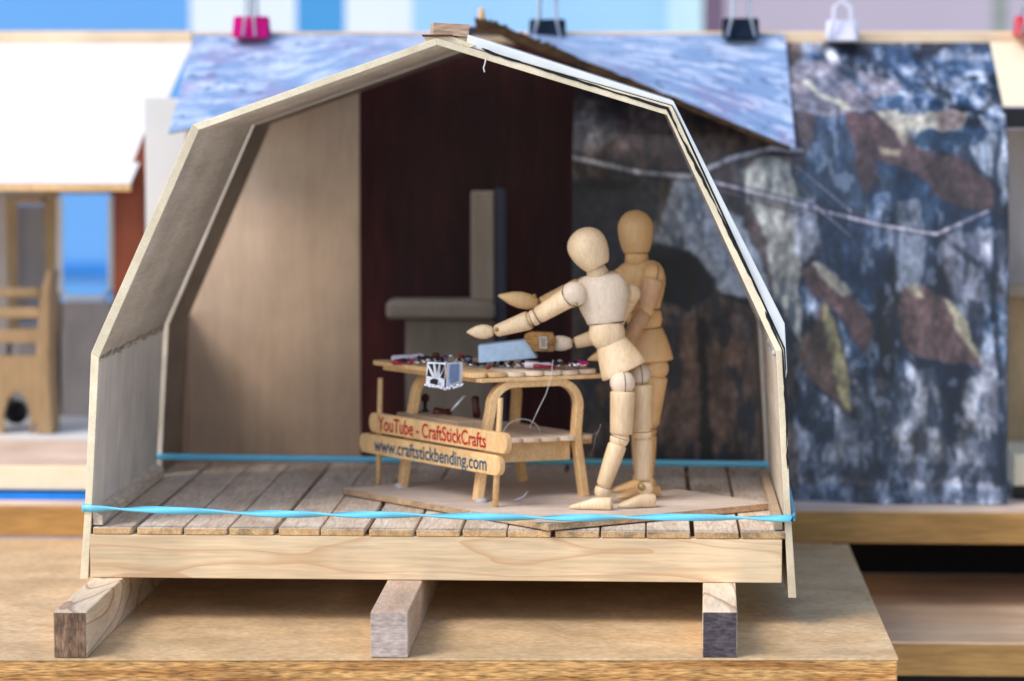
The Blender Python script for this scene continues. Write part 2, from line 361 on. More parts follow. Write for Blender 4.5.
# ridge block and shim
rb = MB(); p = at(433, 35, .05)
Mx = Matrix.Translation(Vector((p.x, .05, p.z))) @ Matrix.Rotation(R(8), 4, 'Z') @ Matrix.Rotation(R(3), 4, 'Y')
rb.box(0, .36, 0, .5, .0, .125, Mx).build('ridge_block', wood('ridge_block', (196, 160, 132), (226, 196, 168), 'X', 5, .1, .6), cab, bevel=.006)
MB().box(0, .3, 0, .4, 0, .02, Matrix.Translation(at(422, 36.5, .0))).build('ridge_shim', wood('shim', (70, 34, 22), (110, 60, 40), 'X'), cab)
MB().ext([(x, .031, z) for x, z in [lerp(outer[4], outer[3], .05), outer[4], P0(470, 47.4), P0(475, 45), P0(452, 36.5), P0(424, 36.8)]], (0, 1.2, 0)).build('ridge_filler', m_ply_edge, cab)
# deck
DX0 = P0(90, 560)[0]; DX1 = P0(782, 560)[0]; DZ = at(400, 529, 0).z; BT = at(400, 536.5, 0).z; print('DZ', DZ, BT)
gaps = [(88, 0), (134.5, 5), (183, 2), (228, 2.4), (276, 5), (320, 1), (366.5, 5), (415, 2.5), (461, 3), (507, 1), (553, 4.5), (600, 2), (646, 1.5), (692.5, 4.8), (740, 2.8), (786, 0)]
for i in range(len(gaps) - 1):
    xa = at(gaps[i][0] + gaps[i][1] / 2, 532, 0).x; xb = at(gaps[i + 1][0] - gaps[i + 1][1] / 2, 532, 0).x
    xa = max(xa, inner[1][0] + .005); dz = random.uniform(-.008, .004)
    o = MB().box(xa, xb, .012, 5.1, BT + .002, DZ + dz).build('deck_board', m_deck, cab, bevel=.01)
    MB().box(xa + .004, xb - .004, random.uniform(-.01, .0), .011, BT + .003, DZ + dz - .006).build('board_end', m_deckend, o, bevel=.008)
zt = BT; zb = at(400, 580, 0).z
MB().box(DX0, DX1, 0.0, .16, zb, zt).build('deck_beam', m_beam, cab, bevel=.01)
MB().box(DX0, DX0 + .16, .165, 5.0, zb, zt).build('deck_beam', m_beam, cab, bevel=.01)
MB().box(DX1 - .16, DX1, .165, 5.0, zb, zt).build('deck_beam', m_block, cab, bevel=.01)
MB().box(DX0 + .17, DX1 - .17, 4.85, 5.0, zb, zt).build('deck_beam', m_beam, cab, bevel=.01)
MB().ext([(inner[1][0] + .004, .03, DZ + .012), (inner[1][0] + .1, .03, DZ + .012), (inner[1][0] + .1, .03, DZ + .1), (inner[1][0] - .004, .03, DZ + .17)], (0, 3.7, 0)).build('floor_trim', m_deck, cab, bevel=.006)
MB().box(inner[7][0] - .09, inner[7][0] - .006, .04, 3.7, DZ + .012, DZ + .15).build('floor_trim', m_greyt, cab, bevel=.01)
# blocks under the deck (front faces stand at the table's edge)
def block(x0, x1, mat, label, endmat, skew=0., z1=None):
    BF = tfront(atz(x0, 657, 0).x) + .02
    a = at(x0, 640, BF).x; b = at(x1, 640, BF).x; z1 = zb - .004
    t = thing('wood_block', label, 'block', ((a + b) / 2, BF, 0), group='blocks under the deck')
    MB().ext([(a, BF + .012, .003), (b, BF + .012, .003), (b + skew, 4.9, .003), (a + skew, 4.9, .003)], (0, 0, z1 - .003)).build('timber', mat, t, bevel=.012)
    MB().box(a + .004, b - .004, BF, BF + .011, .006, z1 - .006).build('end_face', endmat, t, bevel=.005)
block(53.5, 86.5, m_block, 'pale wooden block with dark brown end grain under the left side of the deck', m_endpl)
block(370.5, 408, m_block2, 'greyish wooden block under the middle of the deck', m_endgr)
block(702.5, 737, m_block, 'pale wooden block with dark painted end under the right side of the deck', m_enddk, .13)
# rear shell section
cab2 = thing('arched_shell', 'darker second plywood shell section standing behind the front cabin shell', 'model cabin', (0, 4.0, .47))
def inset(p, d=.035):
    if p[1] > 4.5: d = d * .1
    c = (0, 3.0); v = Vector((c[0] - p[0], c[1] - p[1])).normalized(); return (p[0] + v.x * d, p[1] + v.y * d)
o2 = [inset(p, .02) for p in outer]; i2 = [inset(p, .035) for p in inner]
o2[0] = (o2[1][0] - .02, .42); i2[0] = (i2[1][0] - .02, .42); o2[8] = (o2[7][0] + .02, .42); i2[8] = (i2[7][0] + .02, .42)
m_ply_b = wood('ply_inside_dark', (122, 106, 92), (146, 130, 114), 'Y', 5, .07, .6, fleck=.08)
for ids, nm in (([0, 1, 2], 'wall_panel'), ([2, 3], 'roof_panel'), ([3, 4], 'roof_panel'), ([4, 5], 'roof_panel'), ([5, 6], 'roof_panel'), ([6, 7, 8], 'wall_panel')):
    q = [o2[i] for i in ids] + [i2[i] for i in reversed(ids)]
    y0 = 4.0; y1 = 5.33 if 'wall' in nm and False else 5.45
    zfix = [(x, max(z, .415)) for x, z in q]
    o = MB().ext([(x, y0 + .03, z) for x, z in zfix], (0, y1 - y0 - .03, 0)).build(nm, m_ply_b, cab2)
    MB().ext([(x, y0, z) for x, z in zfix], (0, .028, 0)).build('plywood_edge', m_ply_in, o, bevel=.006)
# ---------------------------------------------------------------- back row seen through and around the cabin
pt = thing('tan_partition', 'tall tan plywood partition glowing where light falls through the open side', 'partition', (-2.5, 6.5, .47))
pxr = at(360, 300, 6.5).x; MB().ext([(-3.6, 6.5, .412), (pxr, 6.5, .412), (pxr, 6.5, 5.6), (-2.42, 6.5, 5.26), (-3.6, 6.5, 4.98)], (0, .05, 0)).build('sheet', m_tan, pt, bevel=.01)
MB().box(-3.66, -3.605, 5.3, 6.55, .412, inner[2][1] + .02).build('side_wall', m_tan, pt, bevel=.01)
mh = MB().box(-2.4, 2.2, 8.6, 8.66, .412, 6.0).build('mahogany_panel', m_mahog); tag(mh, 'dark mahogany panel closing the back of the cabin interior', 'panel')
wc = MB().box(-4.3, -3.45, 7.64, 7.7, .412, 5.3).build('white_board', m_white); tag(wc, 'narrow white board between the left white roof and the front cabin', 'board')
# blurred wooden seat inside
ch = thing('seat_block', 'blurred tan L-shaped wooden seat standing before the dark panel inside the cabin', 'chair', (0, 6.6, .47))
YS = 6.6
def bx(x0, x1, y0, y1, Y, dep, name, mat, parent, bev=.02, label=None):
    a = at(x0, y1, Y); b = at(x1, y0, Y)
    return MB().box(a.x, b.x, Y, Y + dep, a.z, b.z).build(name, mat, parent, bevel=bev, label=label)
m_seatw = wood('pale_seat_wood', (146, 134, 120), (166, 154, 140), 'Z', 4, .1, .6, fleck=.05)
bx(386, 494, 302, 319, YS - .2, .7, 'seat', m_seatw, ch, .05)
bx(471, 494, 191, 301, YS, .1, 'backrest', m_seatw, ch)
bx(495, 504, 189, 440, YS + .02, .5, 'side_panel', plain('slate', (52, 56, 74), .5), ch)
bx(406, 494, 320, 470, YS, .45, 'base', m_seatw, ch)
# ridge batten
rd = bx(194, 1500, 30.5, 44.5, 8.0, .35, 'ridge_batten', m_ridge, None); tag(rd, 'long pale wooden batten running along the ridge of the back row', 'batten')
# ---- printed sheets: dense grid with a printed pattern stored as colour attribute
def vnoise(x, y, seed):
    g = np.random.RandomState(seed).rand(64, 64)
    xi = np.floor(x).astype(int); yi = np.floor(y).astype(int); fx = x - xi; fy = y - yi
    fx = fx * fx * (3 - 2 * fx); fy = fy * fy * (3 - 2 * fy)
    a = g[xi % 64, yi % 64]; b = g[(xi + 1) % 64, yi % 64]; c = g[xi % 64, (yi + 1) % 64]; d = g[(xi + 1) % 64, (yi + 1) % 64]
    return (a * (1 - fx) + b * fx) * (1 - fy) + (c * (1 - fx) + d * fx) * fy
def fbm(x, y, seed, o=4):
    s = 0; a = .5; t = 0
    for i in range(o):
        s = s + a * vnoise(x * 2 ** i, y * 2 ** i, seed + i); t += a; a *= .55
    return s / t
def sheet(name, grid, colors, rough, thick=.02, coat=0.):
    ny, nx, _ = grid.shape; me = bpy.data.meshes.new(name)
    v = grid.reshape(-1, 3); idx = np.arange(ny * nx).reshape(ny, nx)
    f = np.stack([idx[:-1, :-1], idx[:-1, 1:], idx[1:, 1:], idx[1:, :-1]], -1).reshape(-1, 4)
    me.from_pydata(v.tolist(), [], f.tolist()); me.polygons.foreach_set('use_smooth', [True] * len(f))
    ca = me.color_attributes.new('print', 'FLOAT_COLOR', 'POINT')
    c = np.ones((ny * nx, 4)); c[:, :3] = (np.clip(colors.reshape(-1, 3), 0, 255) / 255.) ** 2.2
    ca.data.foreach_set('color', c.ravel())
    o = bpy.data.objects.new(name, me); col.objects.link(o)
    m, t, b = newmat(name + '_print'); at_ = t.nodes.new('ShaderNodeAttribute'); at_.attribute_name = 'print'
    t.links.new(at_.outputs['Color'], b.inputs['Base Color']); b.inputs['Roughness'].default_value = rough
    b.inputs['Coat Weight'].default_value = coat; b.inputs['Coat Roughness'].default_value = .25
    me.materials.append(m); so_ = o.modifiers.new('thickness', 'SOLIDIFY'); so_.thickness = thick; so_.offset = 0
    return o
# camouflage sheet: profile down the roof and wall
prof = [(7.98, 5.99), (6.6, 5.2), (6.35, 5.02), (6.2, 4.85), (6.12, 4.6), (6.05, 4.2), (5.95, 3.4), (5.86, 2.0), (5.76, .43)]
cum = [0]
for a, b in zip(prof[:-1], prof[1:]): cum.append(cum[-1] + math.hypot(b[0] - a[0], b[1] - a[1]))
ny, nx = 420, 340
tt = np.linspace(0, cum[-1], ny); Yp = np.interp(tt, cum, [p[0] for p in prof]); Zp = np.interp(tt, cum, [p[1] for p in prof])
X0, X1 = at(572, 300, 5.9).x, at(1009, 300, 5.85).x
xx = np.linspace(X0, X1, nx)
G = np.zeros((ny, nx, 3)); G[..., 0] = xx[None, :]; G[..., 1] = Yp[:, None]; G[..., 2] = Zp[:, None]
wv_ = (fbm(xx[None, :] * .8 + 3, tt[:, None] * .5, 11, 2) - .5) * .12; G[..., 1] += wv_ * np.clip((tt[:, None] - .3), 0, 1)
G[..., 2] = np.where(tt[:, None] > cum[-1] - .3, G[..., 2] + .03 * np.maximum(0, np.sin(xx[None, :] * 2.)) * (tt[:, None] - cum[-1] + .3) / .3, G[..., 2])
# picture coordinates of the print (lays out the printed leaves and the painted shade on the sheet)
U = (G[..., 0] - CX); S = F / (G[..., 1] - CY)
PX = 650 + U * S; PY = 90 + (CZ - G[..., 2]) * S
u_ = G[..., 0]; v_ = np.repeat(tt[:, None], nx, 1)
n_bark = fbm(u_ * 5 + 2, v_ * 2.6, 21, 5); n_fine = np.clip(.5 + 1.5 * (fbm(u_ * 12, v_ * 8, 31, 4) - .5), 0, 1); n_big = fbm(u_ * 1.1, v_ * .7, 41, 3)
C = np.zeros((ny, nx, 3))
dkb = np.array([34, 56, 84.]); midb = np.array([112, 122, 140.]); lt = np.array([186, 192, 206.])  # blue of the sky reflected in the sheet is painted into these colours
def mixc(C, c, k): return C * (1 - k[..., None]) + np.array(c, float) * k[..., None]
k1 = np.clip((n_bark - .40) * 5.5, 0, 1); C[:] = dkb; C = mixc(C, midb, k1); C = mixc(C, lt, np.clip((n_bark - .60) * 7, 0, 1) * .8)
C = mixc(C, (24, 30, 44), np.clip((fbm(u_ * 3.2, v_ * .7, 55, 3) - .55) * 9, 0, 1) * .85)
C *= (.72 + .56 * n_fine)[..., None]
C = mixc(C, (118, 104, 98), np.clip((n_big - .55) * 5, 0, 1) * .45)
def leaf(C, x, y, L, W, ang, c, edge, vein=True):
    a = math.radians(ang); dx = PX - x; dy = PY - y
    p = (dx * math.cos(a) + dy * math.sin(a)) / L; q = (-dx * math.sin(a) + dy * math.cos(a)) / W
    q = q + .25 * (n_bark - .5) * 2
    shape = (1 - np.abs(p) ** 1.7) - np.abs(q) * (1 + .25 * p)
    k = np.clip(shape * 9, 0, 1) * (np.abs(p) < 1)
    rim = np.clip(1 - np.abs(shape - .12) * 8, 0, 1) * (q < 0) * (np.abs(p) < .95)
    C = mixc(C, (12, 22, 40), np.clip((shape + .28) * 4, 0, 1) * (q > -.2) * (np.abs(p) < 1.1) * .8)
    C2 = np.array(c)[None, None] * (.75 + .5 * n_fine)[..., None]
    C = C * (1 - k[..., None]) + C2 * k[..., None]
    if edge: C = mixc(C, edge, rim * (.3 + .6 * n_bark))
    if vein: C = mixc(C, np.array(c) * .6, np.clip(1 - np.abs(q) * 16, 0, 1) * k * .5)
    return C
C = C * np.clip(1.15 - 1.6 * np.clip(fbm(u_ * 4.4 + 4, v_ * 2.2, 131, 4) - .5, 0, 1) * 3, .45, 1.2)[..., None]; 
wx = PX + 9 * (fbm(u_ * 4 + 9, v_ * 4, 61, 4) - .5) + 5 * (n_fine - .5); wy = PY + 9 * (fbm(u_ * 4, v_ * 4 + 5, 65, 4) - .5) + 5 * (n_fine - .5)
def blur(k):
    for _ in range(2):
        k = (np.roll(k, 1, 0) + np.roll(k, -1, 0) + k + np.roll(k, 1, 1) + np.roll(k, -1, 1)) / 5
    return k
def inpoly(pts):
    ins = np.zeros(PX.shape, bool); n = len(pts)
    for i in range(n):
        (xa, ya), (xb, yb) = pts[i], pts[(i + 1) % n]
        if ya == yb: continue
        c = ((ya > wy) != (yb > wy)) & (wx < (xb - xa) * (wy - ya) / (yb - ya) + xa); ins ^= c
    return ins.astype(float)
def patch(C, pts, c, op=1., tex=.5, shadow=0):
    k = blur(inpoly(pts))
    if shadow: C = mixc(C, (14, 22, 38), np.roll(np.roll(k, 5, 0), 3, 1) * shadow)
    c2 = np.array(c, float)[None, None] * (1 - tex / 2 + tex * (n_fine * .5 + n_bark * .5))[..., None]
    kk = (k * op)[..., None]; return C * (1 - kk) + c2 * kk
BR = (88, 62, 62)
LEAF = np.zeros(PX.shape)
for pts, c, op, sh in (
  ([(800, 380), (1014, 372), (1014, 485), (800, 485)], (136, 126, 124), .45, 0),
  ([(560, 40), (800, 40), (800, 110), (792, 180), (800, 520), (560, 520)], (96, 72, 62), .85, 0),  # shaded left part of the sheet, painted browner and darker into the print
  ([(572, 112), (612, 112), (620, 135), (600, 152), (572, 150)], (120, 118, 122), .8, 0),
  ([(572, 178), (640, 180), (660, 200), (640, 240), (600, 300), (572, 300)], (50, 48, 56), .9, 0),
  ([(672, 108), (760, 130), (775, 150), (740, 165), (700, 172), (676, 150)], (104, 78, 60), .9, 0),
  ([(676, 178), (715, 178), (738, 215), (762, 262), (772, 300), (722, 292), (700, 256), (652, 240), (664, 205)], (176, 186, 202), .95, .6),
  ([(742, 168), (765, 152), (788, 165), (800, 200), (802, 345), (776, 300), (762, 225), (746, 200)], (184, 182, 168), .9, .5),
  ([(716, 186), (730, 192), (756, 214), (751, 224), (735, 214), (724, 205)], (76, 58, 50), .95, 0),
  ([(646, 244), (700, 258), (718, 290), (690, 312), (660, 300), (636, 320), (628, 280)], (22, 22, 28), .9, 0),
  ([(600, 330), (660, 318), (740, 330), (770, 370), (760, 450), (640, 460), (600, 400)], (138, 98, 76), .85, 0),
  ([(697, 318), (706, 318), (708, 400), (716, 470), (704, 480), (700, 400)], (16, 14, 18), .9, 0),
  ([(785, 66), (830, 62), (905, 86), (872, 108), (840, 116), (786, 114)], (146, 136, 148), .85, 0),
  ([(795, 80), (804, 80), (850, 108), (842, 110)], (214, 208, 170), .8, 0),
  ([(868, 100), (902, 96), (903, 108), (880, 114)], (44, 82, 122), .85, 0),
  ([(830, 66), (850, 70), (868, 92), (862, 94), (848, 78)], (34, 66, 100), .8, 0), ([(866, 60), (884, 62), (910, 86), (904, 90), (890, 74)], (34, 62, 96), .8, 0),
  ([(930, 60), (990, 64), (994, 76), (935, 72)], (54, 92, 136), .8, 0), ([(935, 50), (985, 54), (988, 62), (940, 60)], (182, 190, 212), .6, 0),
  ([(786, 112), (816, 114), (808, 150), (795, 178), (786, 150)], (98, 76, 78), .95, 0),
  ([(818, 116), (846, 114), (856, 150), (862, 205), (830, 206), (800, 178), (812, 145)], (66, 98, 136), .7, 0),
  ([(820, 124), (840, 118), (846, 160), (830, 170)], (24, 50, 84), .7, 0),
  ([(846, 113), (880, 110), (902, 130), (920, 150), (962, 158), (990, 184), (1002, 212), (974, 206), (938, 200), (924, 180), (880, 164), (866, 196), (856, 170), (850, 140)], BR, .97, .7),
  ([(874, 112), (968, 112), (956, 130), (906, 132), (902, 144), (886, 128)], (182, 172, 148), .95, 0),
  ([(934, 112), (968, 112), (954, 128), (936, 126)], (136, 112, 104), .9, 0),
  ([(908, 138), (920, 130), (950, 130), (968, 127), (966, 141), (948, 152), (920, 150)], (26, 60, 94), .97, 0),
  ([(974, 112), (1002, 130), (1004, 196), (986, 176), (966, 150), (984, 134)], (186, 196, 216), .7, 0),
  ([(874, 146), (898, 148), (900, 156), (878, 154)], (190, 170, 130), .8, 0), ([(876, 174), (888, 176), (890, 186), (880, 186)], (190, 160, 120), .8, 0),
  ([(872, 160), (904, 166), (924, 182), (942, 202), (996, 208), (1002, 226), (932, 230), (928, 290), (902, 290), (886, 205)], (22, 50, 84), .85, 0),
  ([(896, 202), (920, 200), (926, 240), (920, 290), (898, 290)], (138, 146, 164), .8, 0),
  ([(818, 218), (886, 222), (888, 285), (830, 282)], (28, 54, 94), .75, 0),
  ([(792, 196), (812, 200), (820, 240), (806, 262), (792, 250)], (158, 164, 184), .7, 0),
  ([(942, 232), (1002, 228), (1006, 300), (960, 300), (944, 270)], (142, 140, 158), .7, 0),
  ([(798, 270), (814, 262), (836, 280), (860, 300), (876, 330), (868, 358), (855, 340), (840, 312), (815, 295)], (104, 72, 70), .97, .8),
  ([(812, 262), (824, 264), (852, 288), (846, 296), (826, 282)], (214, 206, 176), .8, 0),
  ([(825, 302), (838, 330), (848, 370), (853, 414), (838, 402), (815, 382), (798, 352), (808, 330)], (100, 74, 62), .97, .8),
  ([(826, 302), (838, 330), (848, 370), (853, 414), (842, 400), (834, 360), (824, 330)], (166, 154, 98), .9, 0),
  ([(904, 284), (925, 282), (950, 300), (966, 325), (986, 368), (960, 362), (925, 360), (904, 342), (897, 310)], (106, 76, 74), .97, .9),
  ([(944, 294), (954, 302), (968, 325), (986, 366), (976, 354), (958, 326)], (206, 196, 150), .85, 0), ([(906, 282), (916, 280), (926, 296), (918, 298)], (206, 196, 160), .7, 0),
  ([(904, 350), (926, 362), (986, 368), (968, 382), (960, 440), (946, 440), (930, 402)], (16, 30, 52), .85, 0),
  ([(912, 370), (934, 366), (942, 400), (934, 425), (912, 420)], (146, 150, 160), .6, 0),
  ([(980, 350), (1006, 356), (1010, 430), (990, 430)], (170, 172, 196), .6, 0), ([(962, 440), (1000, 436), (1008, 490), (960, 486)], (160, 162, 186), .55, 0),
  ([(800, 460), (1010, 465), (1012, 482), (800, 478)], (24, 40, 66), .6, 0), ([(800, 486), (1010, 488), (1012, 502), (800, 500)], (86, 104, 140), .6, 0)):
    LEAF = np.maximum(LEAF, blur(inpoly(pts))) if (c[0] > c[2] + 5 and PX is not None and pts[0][0] > 785 and op > .6) else LEAF
    m_ = sum(c) / 3; C = patch(C, pts, tuple((.82 * q + .18 * m_) * .84 for q in c), op * .97, .9, sh)
for x0, wd, y0, y1 in ((888, 5, 200, 300), (930, 6, 200, 300), (1000, 5, 110, 500), (868, 5, 340, 420), (955, 7, 380, 480)):
    kk = np.clip(1.2 - np.abs(PX - x0 - 14 * (n_big - .5) * 2 - 6 * (n_bark - .5)) / wd, 0, 1) * np.clip((PY - y0) / 20, 0, 1) * np.clip((y1 - PY) / 30, 0, 1)
    C = mixc(C, (14, 26, 44), kk * .8)
def branch(C, pts, wd, c):
    best = np.full(PX.shape, 1e9)
    for (xa, ya), (xb, yb) in zip(pts[:-1], pts[1:]):
        t = np.clip(((PX - xa) * (xb - xa) + (PY - ya) * (yb - ya)) / ((xb - xa) ** 2 + (yb - ya) ** 2), 0, 1)
        best = np.minimum(best, np.hypot(PX - xa - t * (xb - xa), PY - ya - t * (yb - ya)))
    C = mixc(C, (20, 22, 30), np.clip(1.6 - best / wd, 0, 1) * .5)
    return mixc(C, c, np.clip(1.3 - best / (wd * .6), 0, 1) * (.5 + .5 * n_fine))
C = branch(C, [(572, 157), (600, 163), (640, 172), (690, 176), (730, 158), (770, 148), (800, 150)], 5, (200, 198, 206))
C = branch(C, [(700, 178), (780, 198), (830, 212), (880, 224), (935, 233), (985, 210)], 3.5, (186, 176, 190))
C = branch(C, [(700, 185), (760, 200), (800, 212)], 3, (120, 100, 96)); C = branch(C, [(940, 235), (975, 262), (1000, 290)], 3, (40, 44, 60))
C = branch(C, [(790, 215), (815, 205), (850, 235)], 2.5, (150, 146, 166)); C = branch(C, [(795, 165), (850, 210)], 2, (150, 150, 170))
C = C * .85 + C.mean(-1, keepdims=True) * .15; n_det = fbm(u_ * 22, v_ * 15, 171, 3); C = C * (.74 + .52 * n_det)[..., None] * (.8 + .4 * n_bark)[..., None]; fr = 1 - .85 * np.clip(LEAF, 0, 1)
blk = np.clip((fbm(u_ * 6.5, v_ * 2.0, 181, 4) - .56) * 12, 0, 1) * (.35 + .65 * np.clip((PY - 150) / 200, 0, 1)); C = mixc(C, (16, 28, 46), blk * .6 * fr)
hi = np.clip((fbm(u_ * 8, v_ * 4.5, 191, 4) - .62) * 14, 0, 1) * (PX > 795); C = mixc(C, (196, 204, 224), hi * .28 * fr); C = 100 * (np.clip(C, 1, 255) / 92.) ** 1.02
cs = sheet('camouflage_sheet', G, C, .45, .02, .15)
tag(cs, 'printed camouflage sheet with leaves and bark hanging down behind the cabin at the right', 'sheet')
# blue printed roof sheet
ny, nx = 120, 420
xs = np.linspace(-3.7, 3.84, nx); tv = np.linspace(0, 1, ny)
zb_ = np.interp(xs, [-3.7, -2.42, -.05, .25, 2.4, 3.84], [4.88, 5.12, 6.16, 6.16, 5.3, 4.70])
G = np.zeros((ny, nx, 3)); G[..., 0] = xs[None, :] + .03 * tv[:, None]
G[..., 1] = 7.95 - 2.2 * tv[:, None] + 0 * xs[None]; G[..., 2] = 6.09 * (1 - tv[:, None]) + zb_[None, :] * tv[:, None]
G[..., 2] += .03 * np.sin(xs[None, :] * 3.1) * tv[:, None] * (1 - tv[:, None]) * 2
u_ = G[..., 0]; v_ = np.repeat(tv[:, None] * 2.6, nx, 1)
a_ = fbm(u_ * 2.6, v_ * 7, 71, 4); b_ = fbm(u_ * 7, v_ * 14, 81, 4)
C = np.zeros((ny, nx, 3)); C[:] = (134, 158, 194.)
C = mixc(C, (176, 192, 218), np.clip((a_ - .45) * 5, 0, 1)); C = mixc(C, (98, 134, 178), np.clip((b_ - .55) * 6, 0, 1) * .6)
C = mixc(C, (150, 140, 176), np.clip((fbm(u_ * 2.4, v_ * 2, 91, 3) - .58) * 6, 0, 1) * .6); C = mixc(C, (214, 222, 240), np.clip((b_ * a_ * 2 - .62) * 8, 0, 1) * .7)
C = mixc(C, (60, 74, 104), np.clip(v_ / 2.6 * 0 + (fbm(u_ * 9, v_ * 12, 95, 3) - .66) * 8, 0, 1) * .5)
bs = sheet('blue_roof_sheet', G, C, .4, .03, .3)
tag(bs, 'mottled light blue printed sheet draped from the ridge over the roof behind the cabin', 'sheet')
# bark strip along the front edge of that sheet
pts = []; wz = []
for i in range(40):
    t = i / 39; X = .05 + t * 3.75; z = np.interp(X, [.05, .25, 2.4, 3.84], [6.2, 6.17, 5.31, 4.70]) - .03
    pts.append((X, 5.70, z + random.uniform(-.01, .01))); wz.append(.11 * (1 - t) ** .8 + .04 + random.uniform(-.012, .012))
bk = MB().ribbon(pts, (0, 0, 1), wz, (0, 1, 0), .1).build('bark_strip', m_bark, bevel=.01)
tag(bk, 'thin dark brown bark covered strip sloping along the edge of the blue sheet', 'strip')
mb = MB()
for i in range(70):
    t = random.random() ** 1.6; X = .05 + t * 1.0; z = np.interp(X, [.05, .25, 2.4], [6.25, 6.22, 5.36])
    mb.ball((X, 5.72 + random.uniform(-.06, .1), z + random.uniform(-.06, .0)), random.uniform(.012, .03), 7)
mo = mb.build('moss_tufts', plain('moss', (58, 52, 44), .95, noise=.5, nscale=20), bk); mo['kind'] = 'stuff'
pg = MB().lathe(at(483, 30, 5.9), at(481, 8, 5.9), [(0, .045), (.9, .04), (1, .03)], 10).build('wooden_peg', m_stick); tag(pg, 'small upright wooden peg sticking up behind the cabin ridge', 'peg')
# ---- binder clips
def clip(xc, yb, wpx, hpx, mat, handle, label, hmat, Y=7.6, hh=20):
    s = pxu(Y); p = at(xc, yb, Y); w_ = wpx * s / 2; h = hpx * s
    t = thing('binder_clip', label, 'binder clip', (p.x, Y + .1, p.z), group='binder clips on the ridge')
    mb = MB(); mb.ext([(p.x - w_, Y - .02, p.z), (p.x - w_, Y + .5, p.z), (p.x - w_, Y + .27, p.z + h), (p.x - w_, Y + .12, p.z + h)], (2 * w_, 0, 0))
    mb.build('body', mat, t, bevel=.03)
    q = Vector((p.x, Y - .06, p.z + .02)); H = h + hh * s
    a = .11 if handle == 'wide' else .05
    for dy in (0, .56):
        pts = [q + Vector((-a * 1.6, dy, 0)), q + Vector((-a, dy * .8 + .05, h)), q + Vector((-a * .9, dy * .7 + .08, H * .85)), q + Vector((0, dy * .7 + .08, H)), q + Vector((a * .9, dy * .7 + .08, H * .85)), q + Vector((a, dy * .8 + .05, h)), q + Vector((a * 1.6, dy, 0))]
        MB().tube(pts, .018, 8).build('wire_handle', hmat, t)
clip(249.5, 38, 35, 22, m_magenta, 'narrow', 'bright magenta binder clip on the ridge above the left slope', m_wire, hh=24)
clip(547, 42, 36, 23, m_clipdk, 'wide', 'dark binder clip with pale handles just right of the cabin ridge', m_wire, hh=30)
clip(741, 38, 36, 20, m_clipdk, 'wide', 'dark binder clip with tall silver handles above the blue sheet corner', m_wire, hh=30)
clip(843, 41, 32, 21, m_clipwh, 'wide', 'white binder clip on the ridge above the camouflage sheet', m_clipwh, hh=17)
clip(1035, 36, 36, 20, m_red, 'wide', 'red binder clip cut off by the right edge of the picture', m_wire)
# ---- left neighbour cabin
lc = thing('neighbour_cabin', 'blurred model cabin at the left with a bright white roof and small window', 'model cabin', (-7, 6, .47))
B = at(192, 47, 10.4); Cc = at(131, 184, 8.3); rb2 = at(191, 37.5, 10.45); MB().box(-18, rb2.x, 10.46, 10.8, rb2.z - .09, rb2.z + .09).build('ridge_batten', m_ridge, lc)
A = Vector((-18, B.y, B.z)); D = Vector((-18, Cc.y, Cc.z))
MB().ext([A, B, Cc, D], (0, .04, .05)).build('roof', m_white, lc, bevel=.01)
MB().box(-18, Cc.x, 8.26, 8.32, Cc.z - .09, Cc.z - .004).build('eave_trim', m_stick, lc)
mb = MB(); mb.ext([at(114, 430, 8.6), at(145, 430, 8.6), at(145.5, 130, 8.6), at(134, 160, 8.6), at(114, 192, 8.6)], (0, .1, 0)); mb.build('gable_board', m_redwood, lc)
YW = 11.0
def wpiece(mb, x0, x1, y0, y1, Y=YW, dep=.08):
    a = at(x0, y1, Y); b = at(x1, y0, Y); mb.box(a.x, b.x, Y, Y + dep, a.z, b.z)
mb = MB()
for x0, x1, y0, y1 in ((-600, 8, 150, 415), (8, 52, 332, 415), (52, 58, 150, 415), (58, 113, 302, 415), (113, 165, 150, 415), (8, 52, 150, 198), (58, 113, 150, 194)): wpiece(mb, x0, x1, y0, y1)
mb.build('wall', m_wallgrey, lc)
mb = MB()
wpiece(mb, 46, 57, 192, 330, YW - .05, .05); wpiece(mb, 8, 16, 198, 330, YW - .05, .05); wpiece(mb, 8, 52, 326, 333, YW - .06, .05); wpiece(mb, 16, 46, 196, 204, YW - .05, .05)
mb.build('window_frame', m_chair, lc)
mb = MB(); c0 = [(60, 197), (60, 288), (66, 298), (105, 298), (111, 288), (111, 197)]
pts = [at(x, y, YW - .05) for x, y in c0]; mb.ribbon(pts, (0, 1, 0), .12, [(1, 0, 0)] * 2 + [(0, 0, 1)] * 2 + [(1, 0, 0)] * 2, .07)
mb.build('window_frame', m_white, lc, bevel=.01)
wpiece3 = MB(); wpiece(wpiece3, 16, 46, 205, 325, YW + .5, .05); wpiece3.build('inner_board', m_wallgrey, lc)
za = at(0, 490, 5.8).z; zc = at(0, 466, 5.8).z
MB().box(-14, -3.72, 5.8, 11.2, za, zc).build('base_board', m_cream, lc, bevel=.02)
MB().box(-14, -3.72, 5.82, 8.28, zc + .001, zc + .02).build('floor_sheet', m_slabtop, lc)
MB().box(-14, -3.9, 8.3, 11.2, zc + .001, zc + .022).build('white_floor_sheet', m_white, lc)
MB().box(-14, -3.72, 5.7, 8.6, .412, za - .03).build('blue_strip', m_blue, lc)
